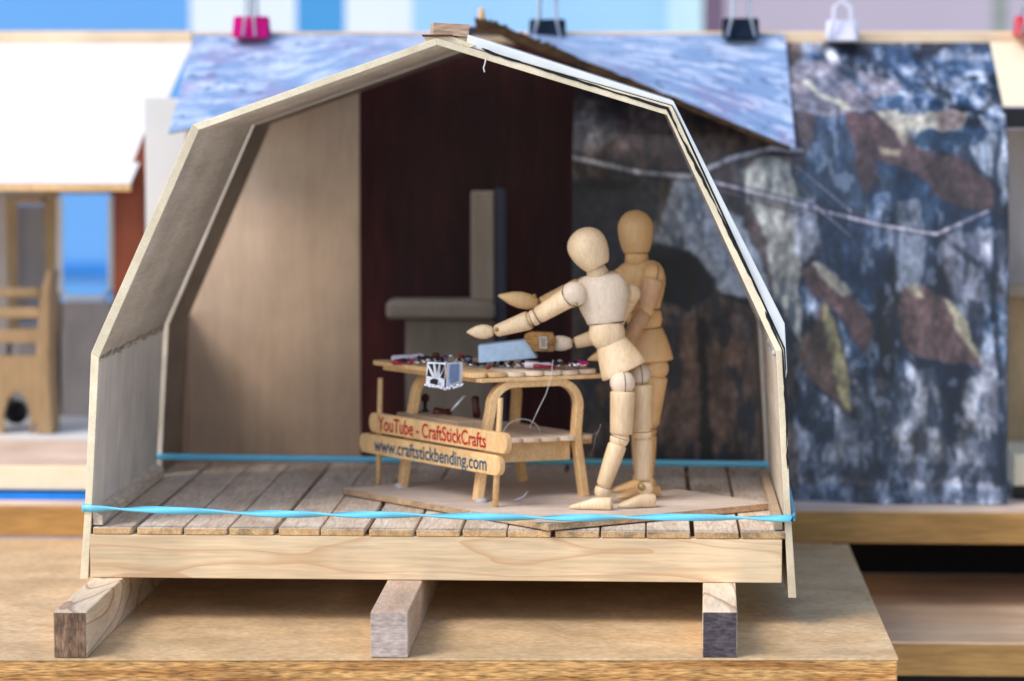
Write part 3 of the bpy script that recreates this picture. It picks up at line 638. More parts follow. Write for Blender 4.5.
# chair in it
YC = 8.8
lch = thing('slat_chair', 'blurred tan slat backed wooden chair inside the left cabin', 'chair', (-5.8, YC, zc + .02))
def pc(x0, x1, y0, y1, name, mat=m_chair, dep=.1, Y=YC): return bx(x0, x1, y0, y1, Y, dep, name, mat, lch, .02)
yb_ = 434
mb = MB().ext([at(36, yb_, YC), at(53, yb_, YC), at(50, 380, YC), at(50, 290, YC), at(52, 272, YC), at(47, 270, YC), at(41, 290, YC), at(37, 330, YC), at(35, 380, YC)], (0, .5, 0)); mb.build('side_post', m_chair, lch, bevel=.02)
for y0, y1 in ((288, 297), (308, 318), (330, 343)): pc(-26, 39, y0, y1, 'back_slat', Y=YC + .05)
mb = MB().ext([at(-34, 356, YC + .05), at(38, 356, YC + .05), at(38, 415, YC + .05), at(30, yb_, YC + .05), at(30, 415, YC + .05), at(26, 398, YC + .05), at(17, 390, YC + .05), at(8, 398, YC + .05), at(3, 415, YC + .05), at(3, yb_, YC + .05), at(-34, yb_, YC + .05)], (0, .1, 0)); mb.build('arched_panel', m_chair, lch)
pc(-38, -24, 272, yb_, 'side_post', dep=.5)
db = MB().ball(at(16, 412, YC + .8), .17).build('dark_ball', m_tape); tag(db, 'dark round object behind the slat chair', 'ball')
# ---- right neighbour cabin
rc = thing('neighbour_cabin', 'blurred cream roofed model cabin cut off at the right edge', 'model cabin', (6.6, 6, .47))
MB().ext([at(990, 46, 7.95), at(1300, 46, 7.95), at(1310, 106, 6.6), at(1003, 106, 6.6)], (0, .03, .05)).build('roof', m_cream, rc)
bx(1002, 1300, 108, 128, 6.5, .1, 'black_strip', m_black, rc)
bx(990, 1300, 129, 290, 7.6, .1, 'wall', m_wallgrey, rc); bx(1008, 1300, 286, 297, 7.2, .2, 'shelf', m_greyt, rc)
bx(990, 1300, 298, 455, 7.6, .1, 'wood_panel', m_chair, rc); bx(1013, 1300, 456, 486, 6.2, 1.3, 'base_board', m_cream, rc); bx(1013, 1300, 487, 497, 6.25, 1.2, 'dark_base', m_black, rc)
# ================================================================ things on the deck
PZ = DZ + .078
pa = [atz(342, 488, PZ), atz(548, 524, PZ), atz(771, 503, PZ)]; pa.append(pa[0] + (pa[2] - pa[1]))
pl = thing('platform', 'thin angled wooden base board under the desk and the jointed figures', 'board', (pa[1].x, pa[1].y, DZ + .008))
MB().ext([(p.x, p.y, PZ - .004) for p in pa], (0, 0, .004 - .001)).build('top_face', m_plat, pl)
MB().ext([(p.x, p.y, DZ + .009) for p in pa], (0, 0, .063)).build('board_edge', m_platedge, pl, bevel=.006)
# ---- desk
at0 = at; OFF = .5
def at(x, y, Y=0.): return at0(x, y, Y + OFF)
FD = atz(481, 502, PZ); ua = R(24); va = R(130)
Uh = Vector((math.cos(ua), math.sin(ua), 0)); Vh = Vector((math.cos(va), math.sin(va), 0)); Zh = Vector((0, 0, 1))
def D3(u, v, z):
    if z > 2.0: u += .07
    elif z > 1.3: u += .04
    p = FD + Uh * u + Vh * v; return Vector((p.x, p.y, z))
dk = thing('workbench', 'miniature craft stick workbench with bent arched legs and a cluttered top', 'desk', (FD.x, FD.y, PZ))
TZ = 2.37
def stick(uc, v0, v1, z, wd, th, name, mat, parent, n=8, along='v'):
    prof = []; r = wd / 2; L0, L1 = v0, v1
    e = r * .6
    for i in range(n + 1):
        a = math.pi * i / n; prof.append((uc + r * math.cos(a), L1 - e + e * math.sin(a)))
    for i in range(n + 1):
        a = math.pi + math.pi * i / n; prof.append((uc + r * math.cos(a), L0 + e + e * math.sin(a)))
    if along == 'v': poly = [D3(u, v, z) for u, v in prof]
    else: poly = [D3(v, u, z) for u, v in prof]
    return MB().ext(poly, (0, 0, th)).build(name, mat, parent, bevel=.008)
for i in range(6):
    stick(.13 + i * .205, -.04 + random.uniform(-.01, .01), 1.80 + random.uniform(-.03, .03), TZ + random.uniform(-.003, .003), .2, .05, 'top_slat', m_stickw if i else m_stick, dk)
stick(-.07, .0, 1.9, TZ - .0, .19, .05, 'top_slat', m_stick, dk)
stick(.02, .03, 1.86, TZ - .055, .19, .05, 'edge_slat', m_stick, dk)
stick(.03, -.1, 1.42, TZ - .05, .12, .045, 'cross_slat', m_stick, dk, along='u')
stick(1.62, -.1, 1.4, TZ - .05, .12, .045, 'cross_slat', m_stick, dk, along='u')
def arch(v, u0, u1, name):
    tz = TZ - .075; pts = [D3(u0, v, PZ + .0)]; r = .26
    a0 = u0 + .07; b0 = u1 - .13
    pts.append(D3(a0, v, tz - r - .2)); 
    for i in range(9):
        t = math.pi / 2 * i / 8; pts.append(D3(a0 + .01 + r - r * math.cos(t), v, tz - r + r * math.sin(t)))
    for i in range(9):
        t = math.pi / 2 * (1 - i / 8); pts.append(D3(b0 - .01 - r + r * math.cos(t), v, tz - r + r * math.sin(t)))
    pts.append(D3(b0 - .005, v, 1.7)); pts.append(D3(u1, v, PZ))
    td = []
    for i in range(len(pts)):
        t = (pts[min(i + 1, len(pts) - 1)] - pts[max(0, i - 1)]).normalized(); td.append(tuple(t.cross(Vector((-Uh.y, Uh.x, 0))).normalized()))
    wd = tuple(Vector((-Uh.y, Uh.x, 0)))
    MB().ribbon(pts, wd, .14, td, .085, smooth=False).build(name, m_stick, dk, bevel=.01)
arch(.06, 0, 1.22, 'bent_leg'); arch(1.45, .0, 1.42, 'bent_leg')
for p in (FD, D3(-.02, 1.45, PZ)):
    MB().ball((p.x, p.y, PZ + .01), .075, 12, (1, 1, .55)).build('glue_blob', m_glue, dk)
SZ = 1.66
for i in range(6):
    stick(.12 + i * .213, -.03 if i < 5 else .02, 1.6, SZ + random.uniform(-.003, .003), .205, .05, 'shelf_slat', m_stickw, dk)
a = [D3(.1, .1, SZ - .22), D3(1.05, .1, SZ - .22), D3(1.05, .1, SZ - .004), D3(.1, .1, SZ - .004)]
MB().ext(a, Vh * .05).build('shelf_rail', m_stick, dk, bevel=.008)
MB().ext([D3(-.02, .45, SZ + .052), D3(.3, .45, SZ + .052), D3(.3, 1.6, SZ + .052), D3(-.02, 1.6, SZ + .052)], (0, 0, .15)).build('shelf_box', m_greyt, dk, bevel=.01)
stick(.2, .2, 1.35, SZ - .06, .12, .05, 'shelf_brace', m_stick, dk, along='u')
# sign: posts, two sticks with lettering
sg = thing('sign', 'two craft sticks with red and blue lettering on thin posts before the bench', 'sign', tuple(atz(494, 507, PZ)))
s1 = at(512, 444, .97); sN = Vector((-Vh.y, Vh.x, 0)).normalized() * 1
sN = Vector((Vh.y, -Vh.x, 0)).normalized()
if sN.y > 0: sN = -sN          # outward, towards the camera side
sl_dir = Vector((math.cos(R(129.5)), math.sin(R(129.5)), 0)); sN = Vector((-sl_dir.y, sl_dir.x, 0)); sN = sN if sN.y < 0 else -sN
def signboard(pr, L, zt, zb_, name, text, mat, tsz, lbl):
    pr = Vector((pr.x, pr.y, 0)); h = zt - zb_; r = h / 2; zc = (zt + zb_) / 2; poly = []
    for i in range(11):
        a = -math.pi / 2 + math.pi * i / 10; poly.append(pr + sl_dir * (-r * .7 * math.cos(a) + r * .7) + Vector((0, 0, zc + r * math.sin(a))))
    for i in range(11):
        a = math.pi / 2 + math.pi * i / 10; poly.append(pr + sl_dir * (L - r * .7 - r * .7 * math.cos(a)) + Vector((0, 0, zc + r * math.sin(a))))
    o = MB().ext(poly, -sN * .08).build(name, m_stick, sg, bevel=.014, label=lbl)
    cu = bpy.data.curves.new('t', 'FONT'); cu.body = text; cu.size = 1; cu.extrude = 0; cu.offset = .014
    to = bpy.data.objects.new('t', cu); col.objects.link(to); bpy.context.view_layer.update()
    me = bpy.data.meshes.new_from_object(to.evaluated_get(bpy.context.evaluated_depsgraph_get())); bpy.data.objects.remove(to)
    xs = [v.co.x for v in me.vertices]; x0, x1 = min(xs), max(xs); yh = .72
    LW = L * tsz[0]; start = L * tsz[1]         # distances measured from the left end
    left = pr + sl_dir * L
    for v in me.vertices:
        fx = (v.co.x - x0) / (x1 - x0) * LW + start; fz = (v.co.y - .32) * tsz[2] * h
        v.co = left - sl_dir * fx + sN * .004 + Vector((0, 0, zc + fz))
    Mi = WM[sg.name].inverted()
    for v in me.vertices: v.co = Mi @ v.co
    me.name = 'lettering'; to = bpy.data.objects.new('lettering', me); col.objects.link(to); to.parent = o; me.materials.append(mat)
    return o
def sign_at(x, y, u):      # point on the board plane (parallel to the bench side) seen in that column
    lo, hi = -1.5, 3.5
    for _ in range(40):
        v = (lo + hi) / 2; p = D3(u, v, 1.7); r_ = p - CP; px = 512 + F * r_.dot(cR) / r_.dot(cF)
        if px > x: lo = v
        else: hi = v
    p = D3(u, v, 1.7); q = at0(x, y, p.y); return q
ra = sign_at(506.5, 444.5, -.21); rb_ = sign_at(499.5, 466.5, -.21); la = sign_at(368.5, 423, -.21); lb_ = sign_at(359, 444, -.21)
sl_dir = Vector((Vh.x, Vh.y, 0)); sN = Vector((-sl_dir.y, sl_dir.x, 0)); sN = sN if sN.y < 0 else -sN
print('SIGN', ra, la, (la - ra).length, 'FD', FD)
h1 = 21 * pxu(ra.y); z1a = ra.z + h1 / 2; z1b = ra.z - h1 / 2; z2a = rb_.z + h1 / 2; z2b = rb_.z - h1 / 2
signboard(ra, (Vector((la.x, la.y)) - Vector((ra.x, ra.y))).length, z1a, z1b, 'sign_board', 'YouTube - CraftStickCrafts', m_redtxt, (.785, .075, 1.02), 'upper stick with red lettering')
signboard(rb_, (Vector((lb_.x, lb_.y)) - Vector((rb_.x, rb_.y))).length, z2a, z2b, 'sign_board', 'www.craftstickbending.com', m_bluetxt, (.80, .115, .98), 'lower stick with blue lettering')
def post(x0, y0, x1, y1, Y):
    a = at(x0, y0, Y); b = at(x1, y1, Y); a = Vector((a.x, a.y, a.z)); MB().lathe(b, a, [(0, .032), (.5, .034), (1, .03)], 6).build('post', m_stick, sg, bevel=0)
post(380.5, 378, 378, 489, sign_at(379, 430, -.12).y - OFF); post(500.5, 398, 495, 508, sign_at(498, 440, -.12).y - OFF)
# ---- mannequins
def seg_lathe(t, name, p, q, prof, Y=None, a=1, b=1, mat=None, side=(0, 1, 0), bev=0):
    return MB().lathe(p, q, prof, 28, a, b, side).build(name, mat, t)
def limb(r0, r1, k=.06, belly=0.0, mid=.4):
    out = [(0, r0 * .82), (k * .4, r0 * .95), (k, r0)]
    for i in range(1, 8):
        t = i / 8; out.append((k + (1 - 2 * k) * t, r0 + (r1 - r0) * t + belly * math.sin(math.pi * min(1, t / (2 * mid)) if t < mid else math.pi * (.5 + .5 * (t - mid) / (1 - mid)))))
    out += [(1 - k, r1), (1 - k * .4, r1 * .95), (1, r1 * .82)]
    return out
def egg(rt, rb, n=14):       # t 0 top -> 1 flat cut base
    out = [(0.0, .001)]
    n = 22
    for i in range(1, n + 1):
        t = (i / n) ** 1.9 if i < 8 else (8 / n) ** 1.9 + (1 - (8 / n) ** 1.9) * (i - 8) / (n - 8)
        r = rt * math.sqrt(max(0, 1 - ((.42 - t) / .42) ** 2)) if t < .42 else rb + (rt - rb) * max(0., math.cos((t - .42) / .58 * math.pi / 2)) ** .75
        out.append((t, r))
    return out
def hand(t, p, q, rw, mat, side):
    prof = [(0, .45), (.08, .7), (.25, .95), (.45, 1.0), (.65, .82), (.82, .5), (.94, .24), (1, .06)]
    MB().lathe(p, q, [(a, b * rw) for a, b in prof], 20, .9, .62, side).build('hand', mat, t)
def foot(t, heel, toe, w, h, mat, zf):
    heel = Vector(heel); toe = Vector(toe); ax = (toe - heel); ax.z = 0; L = ax.length; ax.normalize(); sd = Vector((-ax.y, ax.x, 0)); vs = []; n = 12
    secs = [(0, .8, .92), (.04, .9, 1.), (.3, .95, 1.0), (.45, 1.0, .92), (.6, 1.1, .72), (.8, 1.05, .5), (.93, .7, .34), (1, .3, .2)]
    for s_, ww, hh in secs:
        for k in range(n):
            a = 2 * math.pi * k / n; cx = math.cos(a); cz = math.sin(a)
            x = math.copysign(abs(cx) ** .6, cx) * w * ww; z = (math.copysign(abs(cz) ** .6, cz) * .5 + .5) * h * hh
            p = heel + ax * (L * s_) + sd * x; vs.append((p.x, p.y, zf + z))
    m = len(secs); fs = [(i * n + k, i * n + (k + 1) % n, (i + 1) * n + (k + 1) % n, (i + 1) * n + k) for i in range(m - 1) for k in range(n)]
    MB().add(vs, fs + [tuple(reversed(range(n))), tuple(range((m - 1) * n, m * n))], True).build('foot', mat, t)
def ring(t, c, r, nrm, mat=m_groove, name='joint_groove', rr=.0045, parent=None):
    nrm = Vector(nrm).normalized(); u = nrm.orthogonal().normalized(); v = nrm.cross(u); c = Vector(c)
    pts = [c + (u * math.cos(a) + v * math.sin(a)) * r for a in [2 * math.pi * i / 28 for i in range(29)]]
    return MB().tube(pts, rr, 5).build(name, mat, t)
fA = at(600, 508, .85)
mA = thing('jointed_mannequin', 'pale wooden jointed figure leaning over the workbench with an outstretched arm', 'mannequin', (at(615, 508, .95).x, .95, PZ))
def A(x, y, Y): return at(x, y, Y)
k_ = pxu(1.5)
seg_lathe(mA, 'head', A(578.5, 229.5, .95), A(598, 267, .95), egg(20 * k_, 11.5 * k_), mat=m_manA)
seg_lathe(mA, 'neck', A(594.5, 264, .97), A(598.5, 277, 1.0), [(0, 9.5 * k_), (.3, 9.8 * k_), (1, 12 * k_)], mat=m_manA)
cp = [(0, 9), (.02, 16), (.08, 21.5), (.2, 25.5), (.35, 27), (.5, 26.5), (.7, 23.5), (.88, 20), (.97, 18.7), (1, 17)]
seg_lathe(mA, 'chest', A(599, 273.5, 1.0), A(606, 323.5, 1.0), [(t, r * k_) for t, r in cp], a=.62, b=1., mat=m_manAc)
seg_lathe(mA, 'waist', A(606, 321, 1.0), A(608, 348, 1.0), [(0, 13 * k_), (.12, 16.5 * k_), (.35, 18.2 * k_), (.6, 18.2 * k_), (.85, 15 * k_), (1, 11 * k_)], a=.8, mat=m_manA)
seg_lathe(mA, 'pelvis', A(610.5, 341.5, 1.0), A(624.5, 371, 1.0), [(0, 13.5 * k_), (.03, 15.2 * k_), (.08, 16 * k_), (.4, 19.6 * k_), (.8, 23.2 * k_), (.96, 24.2 * k_), (1, 23.4 * k_)], a=.75, mat=m_manA)
def legs(t, hip, thp, thq, rt, knee, rk, caq, rc, ank, ra, heel, toe, mat, fh=.17, fw=.075):
    h = MB().ball(hip[0], hip[1]).build('hip_joint', m_manAc if mat is m_manA else mat, t)
    seg_lathe(t, 'thigh', thp, thq, limb(rt[0], rt[1], .05), mat=mat)
    MB().ball(knee, rk, sc3=(1, 1, .95)).build('knee_joint', mat, t)
    seg_lathe(t, 'calf', knee + (caq - knee).normalized() * rk * .55, caq, limb(rc[0], rc[1], .06, belly=.004), mat=mat)
    MB().ball(ank, ra).build('ankle_joint', mat, t)
    foot(t, heel, toe, fw, fh, mat, PZ + .001)
ft1 = atz(612, 510, PZ); ft2 = atz(569.5, 508.5, PZ)
legs(mA, (A(622.5, 382.5, .88), 12.8 * k_), A(622.8, 391, .87), A(621.2, 434.5, .86), (12.6 * k_, 11.3 * k_), A(619.5, 439, .86), 9.8 * k_, A(603.5, 486, .85), (9.4 * k_, 7.6 * k_), A(602.8, 491, .85), 8.6 * k_, ft1, ft2, m_manA, .13)
ft3 = atz(655, 507, PZ); ft4 = atz(618, 508, PZ)
legs(mA, (A(640, 374.5, 1.1), 11.5 * k_), A(641.5, 384, 1.1), A(642.5, 429, 1.1), (11.4 * k_, 10 * k_), A(642.5, 433, 1.1), 9.8 * k_, A(643.5, 480, 1.1), (9.9 * k_, 8.6 * k_), A(645, 488, 1.1), 8.6 * k_, ft3, ft4, m_manA, .14)
p = A(641.5, 487, 1.0); MB().lathe(p, p + Vector((0, -.03, 0)), [(0, .04), (.6, .038), (1, .02)], 14).build('rivet', m_brass, mA)
ring(mA, A(622.5, 382.5, .88), 12.9 * k_, (1, .25, .05)); ring(mA, A(640, 374.5, 1.1), 11.6 * k_, (1, .2, .1))
def seam(t, p, q, r, a=1., b=1.):      # thin dark turned line where two pieces meet
    p = Vector(p); d = (Vector(q) - p).normalized()
    MB().lathe(p, p + d * .009, [(0, r * .97), (.3, r * 1.012), (.7, r * 1.012), (1, r * .97)], 28, a, b, (0, 1, 0)).build('joint_groove', m_groove, t)
seam(mA, A(605.9, 322.5, 1.0), A(608, 348, 1.0), 18.4 * k_, .66, 1.)
seam(mA, A(597.6, 266.4, .95), A(602, 276, .95), 11.5 * k_)
seam(mA, A(619.9, 437, .86), A(603, 486, .85), 9.6 * k_); seam(mA, A(642.5, 431, 1.1), A(642.6, 433, 1.1), 9.7 * k_); seam(mA, A(603.8, 486.4, .85), A(602, 492, .85), 7.6 * k_)
seam(mA, A(532.5, 319, .965), A(530, 320, .97), 8.3 * k_); seam(mA, A(537, 316.2, .95), A(534, 318, .95), 8 * k_)
# near arm
sh = A(573.5, 294.5, .86); MB().ball(sh, 13.6 * k_, sc3=(1, .8, .95)).build('shoulder_joint', m_manAc, mA)
ring(mA, sh, 13.3 * k_, (.55, -.7, .45)); ring(mA, A(597.4, 266, .95), 11.6 * k_, A(598, 267, .95) - A(578.5, 229.5, .95))
seg_lathe(mA, 'upper_arm', A(568, 297.5, .86), A(538, 315.5, .95), limb(10.6 * k_, 8.6 * k_, .06), mat=m_manA)
MB().ball(A(534.5, 317.5, .96), 8.3 * k_).build('elbow_joint', m_manA, mA)
seg_lathe(mA, 'forearm', A(530, 320, .97), A(496, 331, 1.08), limb(9.6 * k_, 6.4 * k_, .08), mat=m_manA)
hand(mA, A(494, 331.5, 1.08), A(466.5, 332, 1.12), 8.2 * k_, m_manA, (0, 0, 1))
for x, y in ((496.5, 329.5),): 
    p = A(x, y, 1.0); MB().ball(p + Vector((0, .0, 0)), .024).build('rivet', m_brass, mA)
p = A(576, 304.5, .77); MB().ball(p, .022).build('rivet', m_brass, mA)
# far arm
MB().ball(A(631, 293.5, 1.2), 10 * k_).build('shoulder_joint', m_manA, mA)
seg_lathe(mA, 'upper_arm', A(630, 296, 1.25), A(612, 330, 1.4), limb(9 * k_, 8 * k_), mat=m_manA)
MB().ball(A(610, 333, 1.4), 8 * k_).build('elbow_joint', m_manA, mA)
seg_lathe(mA, 'forearm', A(606, 334, 1.4), A(575, 343, 1.4), limb(9 * k_, 6 * k_), mat=m_manA)
hand(mA, A(572.5, 343.5, 1.4), A(541, 343, 1.4), 8.8 * k_, m_manAc, (0, 0, 1))
p = A(573, 341, 1.3); MB().ball(p, .018).build('rivet', m_brass, mA)
# second mannequin
mB = thing('jointed_mannequin', 'honey coloured wooden jointed figure standing upright behind the leaning pale one', 'mannequin', (at(650, 497, 1.8).x, 1.8, PZ))
kb = pxu(2.3)
seg_lathe(mB, 'head', A(634.8, 210, 1.8), A(636.5, 253, 1.8), egg(17.8 * kb, 12.3 * kb), mat=m_manB)
seg_lathe(mB, 'neck', A(636.5, 250, 1.8), A(637, 264, 1.8), [(0, 11.3 * kb), (.3, 11.3 * kb), (1, 12.3 * kb)], mat=m_manB)
seg_lathe(mB, 'chest', A(639, 260.5, 1.8), A(643, 311, 1.8), [(t, r * kb * .93) for t, r in cp], a=.66, mat=m_manB)
seg_lathe(mB, 'waist', A(644, 309, 1.8), A(645, 331, 1.8), [(0, 14 * kb), (.15, 17 * kb), (.5, 18 * kb), (.85, 16 * kb), (1, 14 * kb)], a=.8, mat=m_manB)
seg_lathe(mB, 'pelvis', A(645.5, 327, 1.8), A(647.5, 361, 1.8), [(0, 15 * kb), (.05, 17 * kb), (.4, 21.5 * kb), (.8, 25 * kb), (.96, 26 * kb), (1, 25.2 * kb)], a=.75, mat=m_manB)
sh = A(653, 276, 1.66); MB().ball(sh, 12 * kb, sc3=(1, .85, 1.05)).build('shoulder_joint', m_manB, mB); ring(mB, sh, 12 * kb, (.9, .35, -.25))
seg_lathe(mB, 'upper_arm', A(653, 280, 1.62), A(647, 308, 1.55), limb(11.3 * kb, 8.6 * kb, .08), mat=m_manBc)
MB().ball(A(646, 310, 1.54), 8.3 * kb).build('elbow_joint', m_manB, mB)
seg_lathe(mB, 'forearm', A(644, 312, 1.53), A(625, 346, 1.45), limb(9 * kb, 6.2 * kb, .08), mat=m_manBc)
hand(mB, A(622, 348, 1.45), A(587.5, 360, 1.45), 7.5 * kb, m_manB, (0, 0, 1))
MB().ball(A(622, 277, 1.75), 10 * kb).build('shoulder_joint', m_manB, mB)
seg_lathe(mB, 'upper_arm', A(618, 279, 1.72), A(586, 284, 1.6), limb(9 * kb, 8 * kb), mat=m_manB)
MB().ball(A(583, 285, 1.58), 8 * kb).build('elbow_joint', m_manB, mB)
seg_lathe(mB, 'forearm', A(580, 286, 1.56), A(541, 303, 1.45), limb(8.5 * kb, 6 * kb), mat=m_manB)
hand(mB, A(538, 303.5, 1.45), A(498, 295.5, 1.4), 9.3 * kb, m_manB, (0, 0, 1))
p = A(534.5, 296, 1.3); MB().ball(p, .024).build('rivet', m_brass, mB)
legs(mB, (A(656.5, 368, 1.75), 12.5 * kb), A(656.5, 376, 1.75), A(650, 425, 1.78), (11.5 * kb, 9 * kb), A(648, 430, 1.78), 9 * kb, A(646, 477, 1.8), (9.2 * kb, 7.8 * kb), A(646, 484, 1.8), 10 * kb, atz(659, 497, PZ), atz(617, 499, PZ), m_manB, .13)
legs(mB, (A(640, 368, 2.0), 12 * kb), A(639, 376, 2.0), A(640, 420, 2.0), (11.5 * kb, 9 * kb), A(640, 425, 2.0), 9 * kb, A(641, 472, 2.0), (9.2 * kb, 7.8 * kb), A(641, 478, 2.0), 9 * kb, atz(648, 491, PZ), atz(612, 492, PZ), m_manB, .13)
seam(mB, A(642.9, 310, 1.8), A(644, 320, 1.8), 17.2 * kb, .72, 1.); seam(mB, A(636.5, 252.4, 1.8), A(636.6, 262, 1.8), 12.2 * kb); seam(mB, A(645.4, 328, 1.8), A(646, 335, 1.8), 16.8 * kb, .78, 1.)
seam(mB, A(649, 427, 1.78), A(648, 431, 1.78), 9 * kb)
# ---------------------------------------------------------------- things on the bench
TT = TZ + .052
def on_top(x, dx=0.0): return None
# pale blue tilted plate
pb = MB(); q = [at(478, 345.5, 1.5), at(526, 340, 1.5), at(537.5, 358, 1.42), at(478.5, 363, 1.42)]
pb.ext(q, (0, .22, 0)); o = pb.build('pale_blue_box', m_pbox, bevel=.012); tag(o, 'pale blue flat box lying on the bench under the reaching hands', 'box')
bb = thing('brown_tool', 'small brown block with a metal window held in the pale figure hand', 'tool', tuple(at(541, 344, 1.3)))
MB().ext([at(524, 335, 1.28), at(531, 332, 1.28), at(553, 333, 1.28), at(556, 342, 1.28), at(554, 352, 1.28), at(534, 351.5, 1.28), at(525, 341, 1.28)], (0, .12, 0)).build('body', m_brownb, bb, bevel=.015)
MB().ext([at(539, 336, 1.27), at(547, 336, 1.27), at(547.5, 349, 1.27), at(539.5, 349, 1.27)], (0, .02, 0)).build('window', m_silver, bb, bevel=.004)
MB().ext([at(540.5, 338.5, 1.262), at(545.5, 338.5, 1.262), at(546, 347, 1.262), at(541, 347, 1.262)], (0, .01, 0)).build('window_glass', m_greyt, bb)
m_charm = plain('charm_silver', (214, 218, 228), .3, noise=.15, nscale=20); m_charmb = plain('charm_blue', (120, 146, 190), .3)
# charm hanging at front edge
OFF = -.12
cc = thing('charm', 'silver square charm with dark openings and blue side hanging at the bench edge', 'charm', tuple(at(445, 385, 1.3)))
MB().ext([at(427, 362, 1.3), at(446, 363, 1.2), at(444, 389, 1.2), at(425.5, 386, 1.3)], (.0, .03, 0)).build('plate', m_charm, cc, bevel=.01)
MB().ext([at(447, 363, 1.2), at(463, 362, 1.4), at(462, 383, 1.4), at(446, 389, 1.2)], (.0, .02, 0)).build('side_plate', m_charm, cc, bevel=.01)
MB().ext([at(451, 365, 1.22), at(459.5, 364, 1.34), at(459, 381, 1.34), at(450.5, 384, 1.22)], (.0, .012, 0)).build('blue_inset', m_charmb, cc)
for q in ([(428.5, 364), (433, 364), (434, 374)], [(435, 364), (438.8, 364), (437, 373)], [(440.3, 364), (444.6, 365), (440, 375)], [(428, 367.5), (432, 377), (427, 376)], [(444.6, 369), (444, 379), (440, 377.5)], [(430, 380), (434, 378.5), (438.5, 380), (437, 385), (430, 383.5)]):
    MB().ext([at(x, y, 1.19) for x, y in q], (0, .01, 0)).build('dark_inset', m_tape, cc)
mb = MB()
for i in range(26): mb.ball(at(425.5 + 37 * i / 25, 388.5 - 4 * abs(i - 13) / 13 + random.uniform(-1, 1), 1.19 + .008 * max(0, i - 12)), random.uniform(.010, .02), 6)
mb.build('bead_fringe', m_charm, cc)
OFF = .5
# small clutter
def lie(name, label, cat, x0, y0, x1, y1, r, mat, Y, ends=None):
    a = at(x0, y0, Y); b = at(x1, y1, Y); t = MB().lathe(a, b, [(0, r * .5), (.06, r), (.45, r * .9), (.55, r * .75), (.92, r), (1, r * .5)], 10).build(name, mat); tag(t, label, cat); return t
lie('paint_tube', 'pale thin stick lying at the left end of the bench top', 'stick', 391, 358.5, 424, 356, .035, m_clear, 1.95)
lie('red_stick', 'red thin stick lying along the left end of the bench top', 'stick', 392, 362.5, 416, 361.5, .03, plain('cherry', (170, 40, 70), .4), 1.85)
lie('marker', 'pale and red pen lying in the middle of the bench top', 'pen', 524, 364.5, 552, 365.5, .035, m_clear, 1.22)
lie('small_rod', 'dull red rod beside the pale pen on the bench top', 'rod', 533, 366, 556, 367.5, .025, m_redb, 1.15)
for x, y, Y, r, m, lb in ((436, 355, 1.7, .055, m_dkred, 'dark red round bead at the left of the bench clutter'), (445, 357, 1.6, .04, m_purp, 'purple bead beside the dark red one on the bench'), (451, 356, 1.6, .035, m_silver, 'small silver bead above the hanging charm'),
                          (461, 356, 1.55, .045, m_redb, 'red bead at the right of the hanging charm'), (488, 367.5, 1.15, .042, m_redb, 'tiny red and white bead at the front bench edge'), (468, 359, 1.5, .04, m_bluef, 'dull blue bead left of the pale blue box'),
                          (412, 358, 1.9, .03, m_clear, 'tiny pale bead near the left end of the bench'), (428, 360, 1.6, .03, m_clear, 'tiny pale bead behind the hanging charm'), (560, 361, 1.45, .04, m_silver, 'silver bead left of the magenta charm'), (508, 366, 1.3, .03, m_silver, 'small steel bead below the pale blue box'), (516, 366.5, 1.3, .028, m_greyt, 'tiny brown bead below the pale blue box')):
    tag(MB().ball(at(x, y, Y), r * .62, 14, (1.3, 1, .85)).build('bead', m), lb, 'bead', 'small beads and charms on the bench')
mb = MB()
for i in range(110):
    x = random.uniform(396, 590); Y = 1.9 - (x - 396) / 160 * .55 + random.uniform(-.15, .15); p = D3(0, 0, 0)
    q = at(x, 365.5 - (x < 470) * 3.5 + random.uniform(-2, 1.2), Y); mb.ball(q, random.uniform(.008, .026), 6, (random.uniform(.8, 2), 1, .8))
tag(mb.build('bead_scraps', m_silver), 'scatter of tiny metal scraps and seed beads over the bench top', 'scraps', kind='stuff')
for nm, mt, lb, n_ in (('dark_scraps', m_dkred, 'scatter of tiny dark red crumbs and chips over the bench top', 60), ('black_scraps', m_tape, 'scatter of tiny black chips among the beads on the bench top', 45)):
    mb = MB()
    for i in range(n_):
        x = random.uniform(393, 575); Y = 1.9 - (x - 396) / 160 * .55 + random.uniform(-.15, .2)
        mb.ball(at(x, 364.5 - (x < 470) * 4.5 + random.uniform(-3, 1.2), Y), random.uniform(.01, .03), 6, (random.uniform(.8, 2.4), 1, .8))
    tag(mb.build(nm, mt), lb, 'scraps', kind='stuff')
mg = MB().ball(at(578.5, 363.5, 1.4), .115, 20, (1, .6, .33)).build('magenta_charm', m_pink); tag(mg, 'glossy magenta oval charm at the right end of the bench top', 'charm')
# shelf things
tp = thing('pawn_figure', 'small dark red pawn shaped knob standing on the shelf under the bench', 'figurine', tuple(at(425, 414, 2.2)))
c = at(425, 398, 2.2); MB().ball(c, .05).build('knob', m_dkred, tp)
MB().lathe(at(425, 414.5, 2.2), at(425, 399, 2.2), [(0, .055), (.15, .05), (.4, .02), (1, .024)], 14).build('stem', m_tape, tp)
lie('dark_pebble', 'dark oval lump lying on the shelf beside the pawn', 'pebble', 433, 412, 452, 413.5, .055, m_dkred, 2.0)
lie('pincer', 'grey metal pincer leaning on the shelf under the bench', 'tool', 451, 412, 466, 394, .025, m_wire, 1.85)
lie('red_peg', 'dark red peg standing behind the front leg of the bench', 'peg', 477, 418, 475, 396, .045, m_dkred, 1.7)
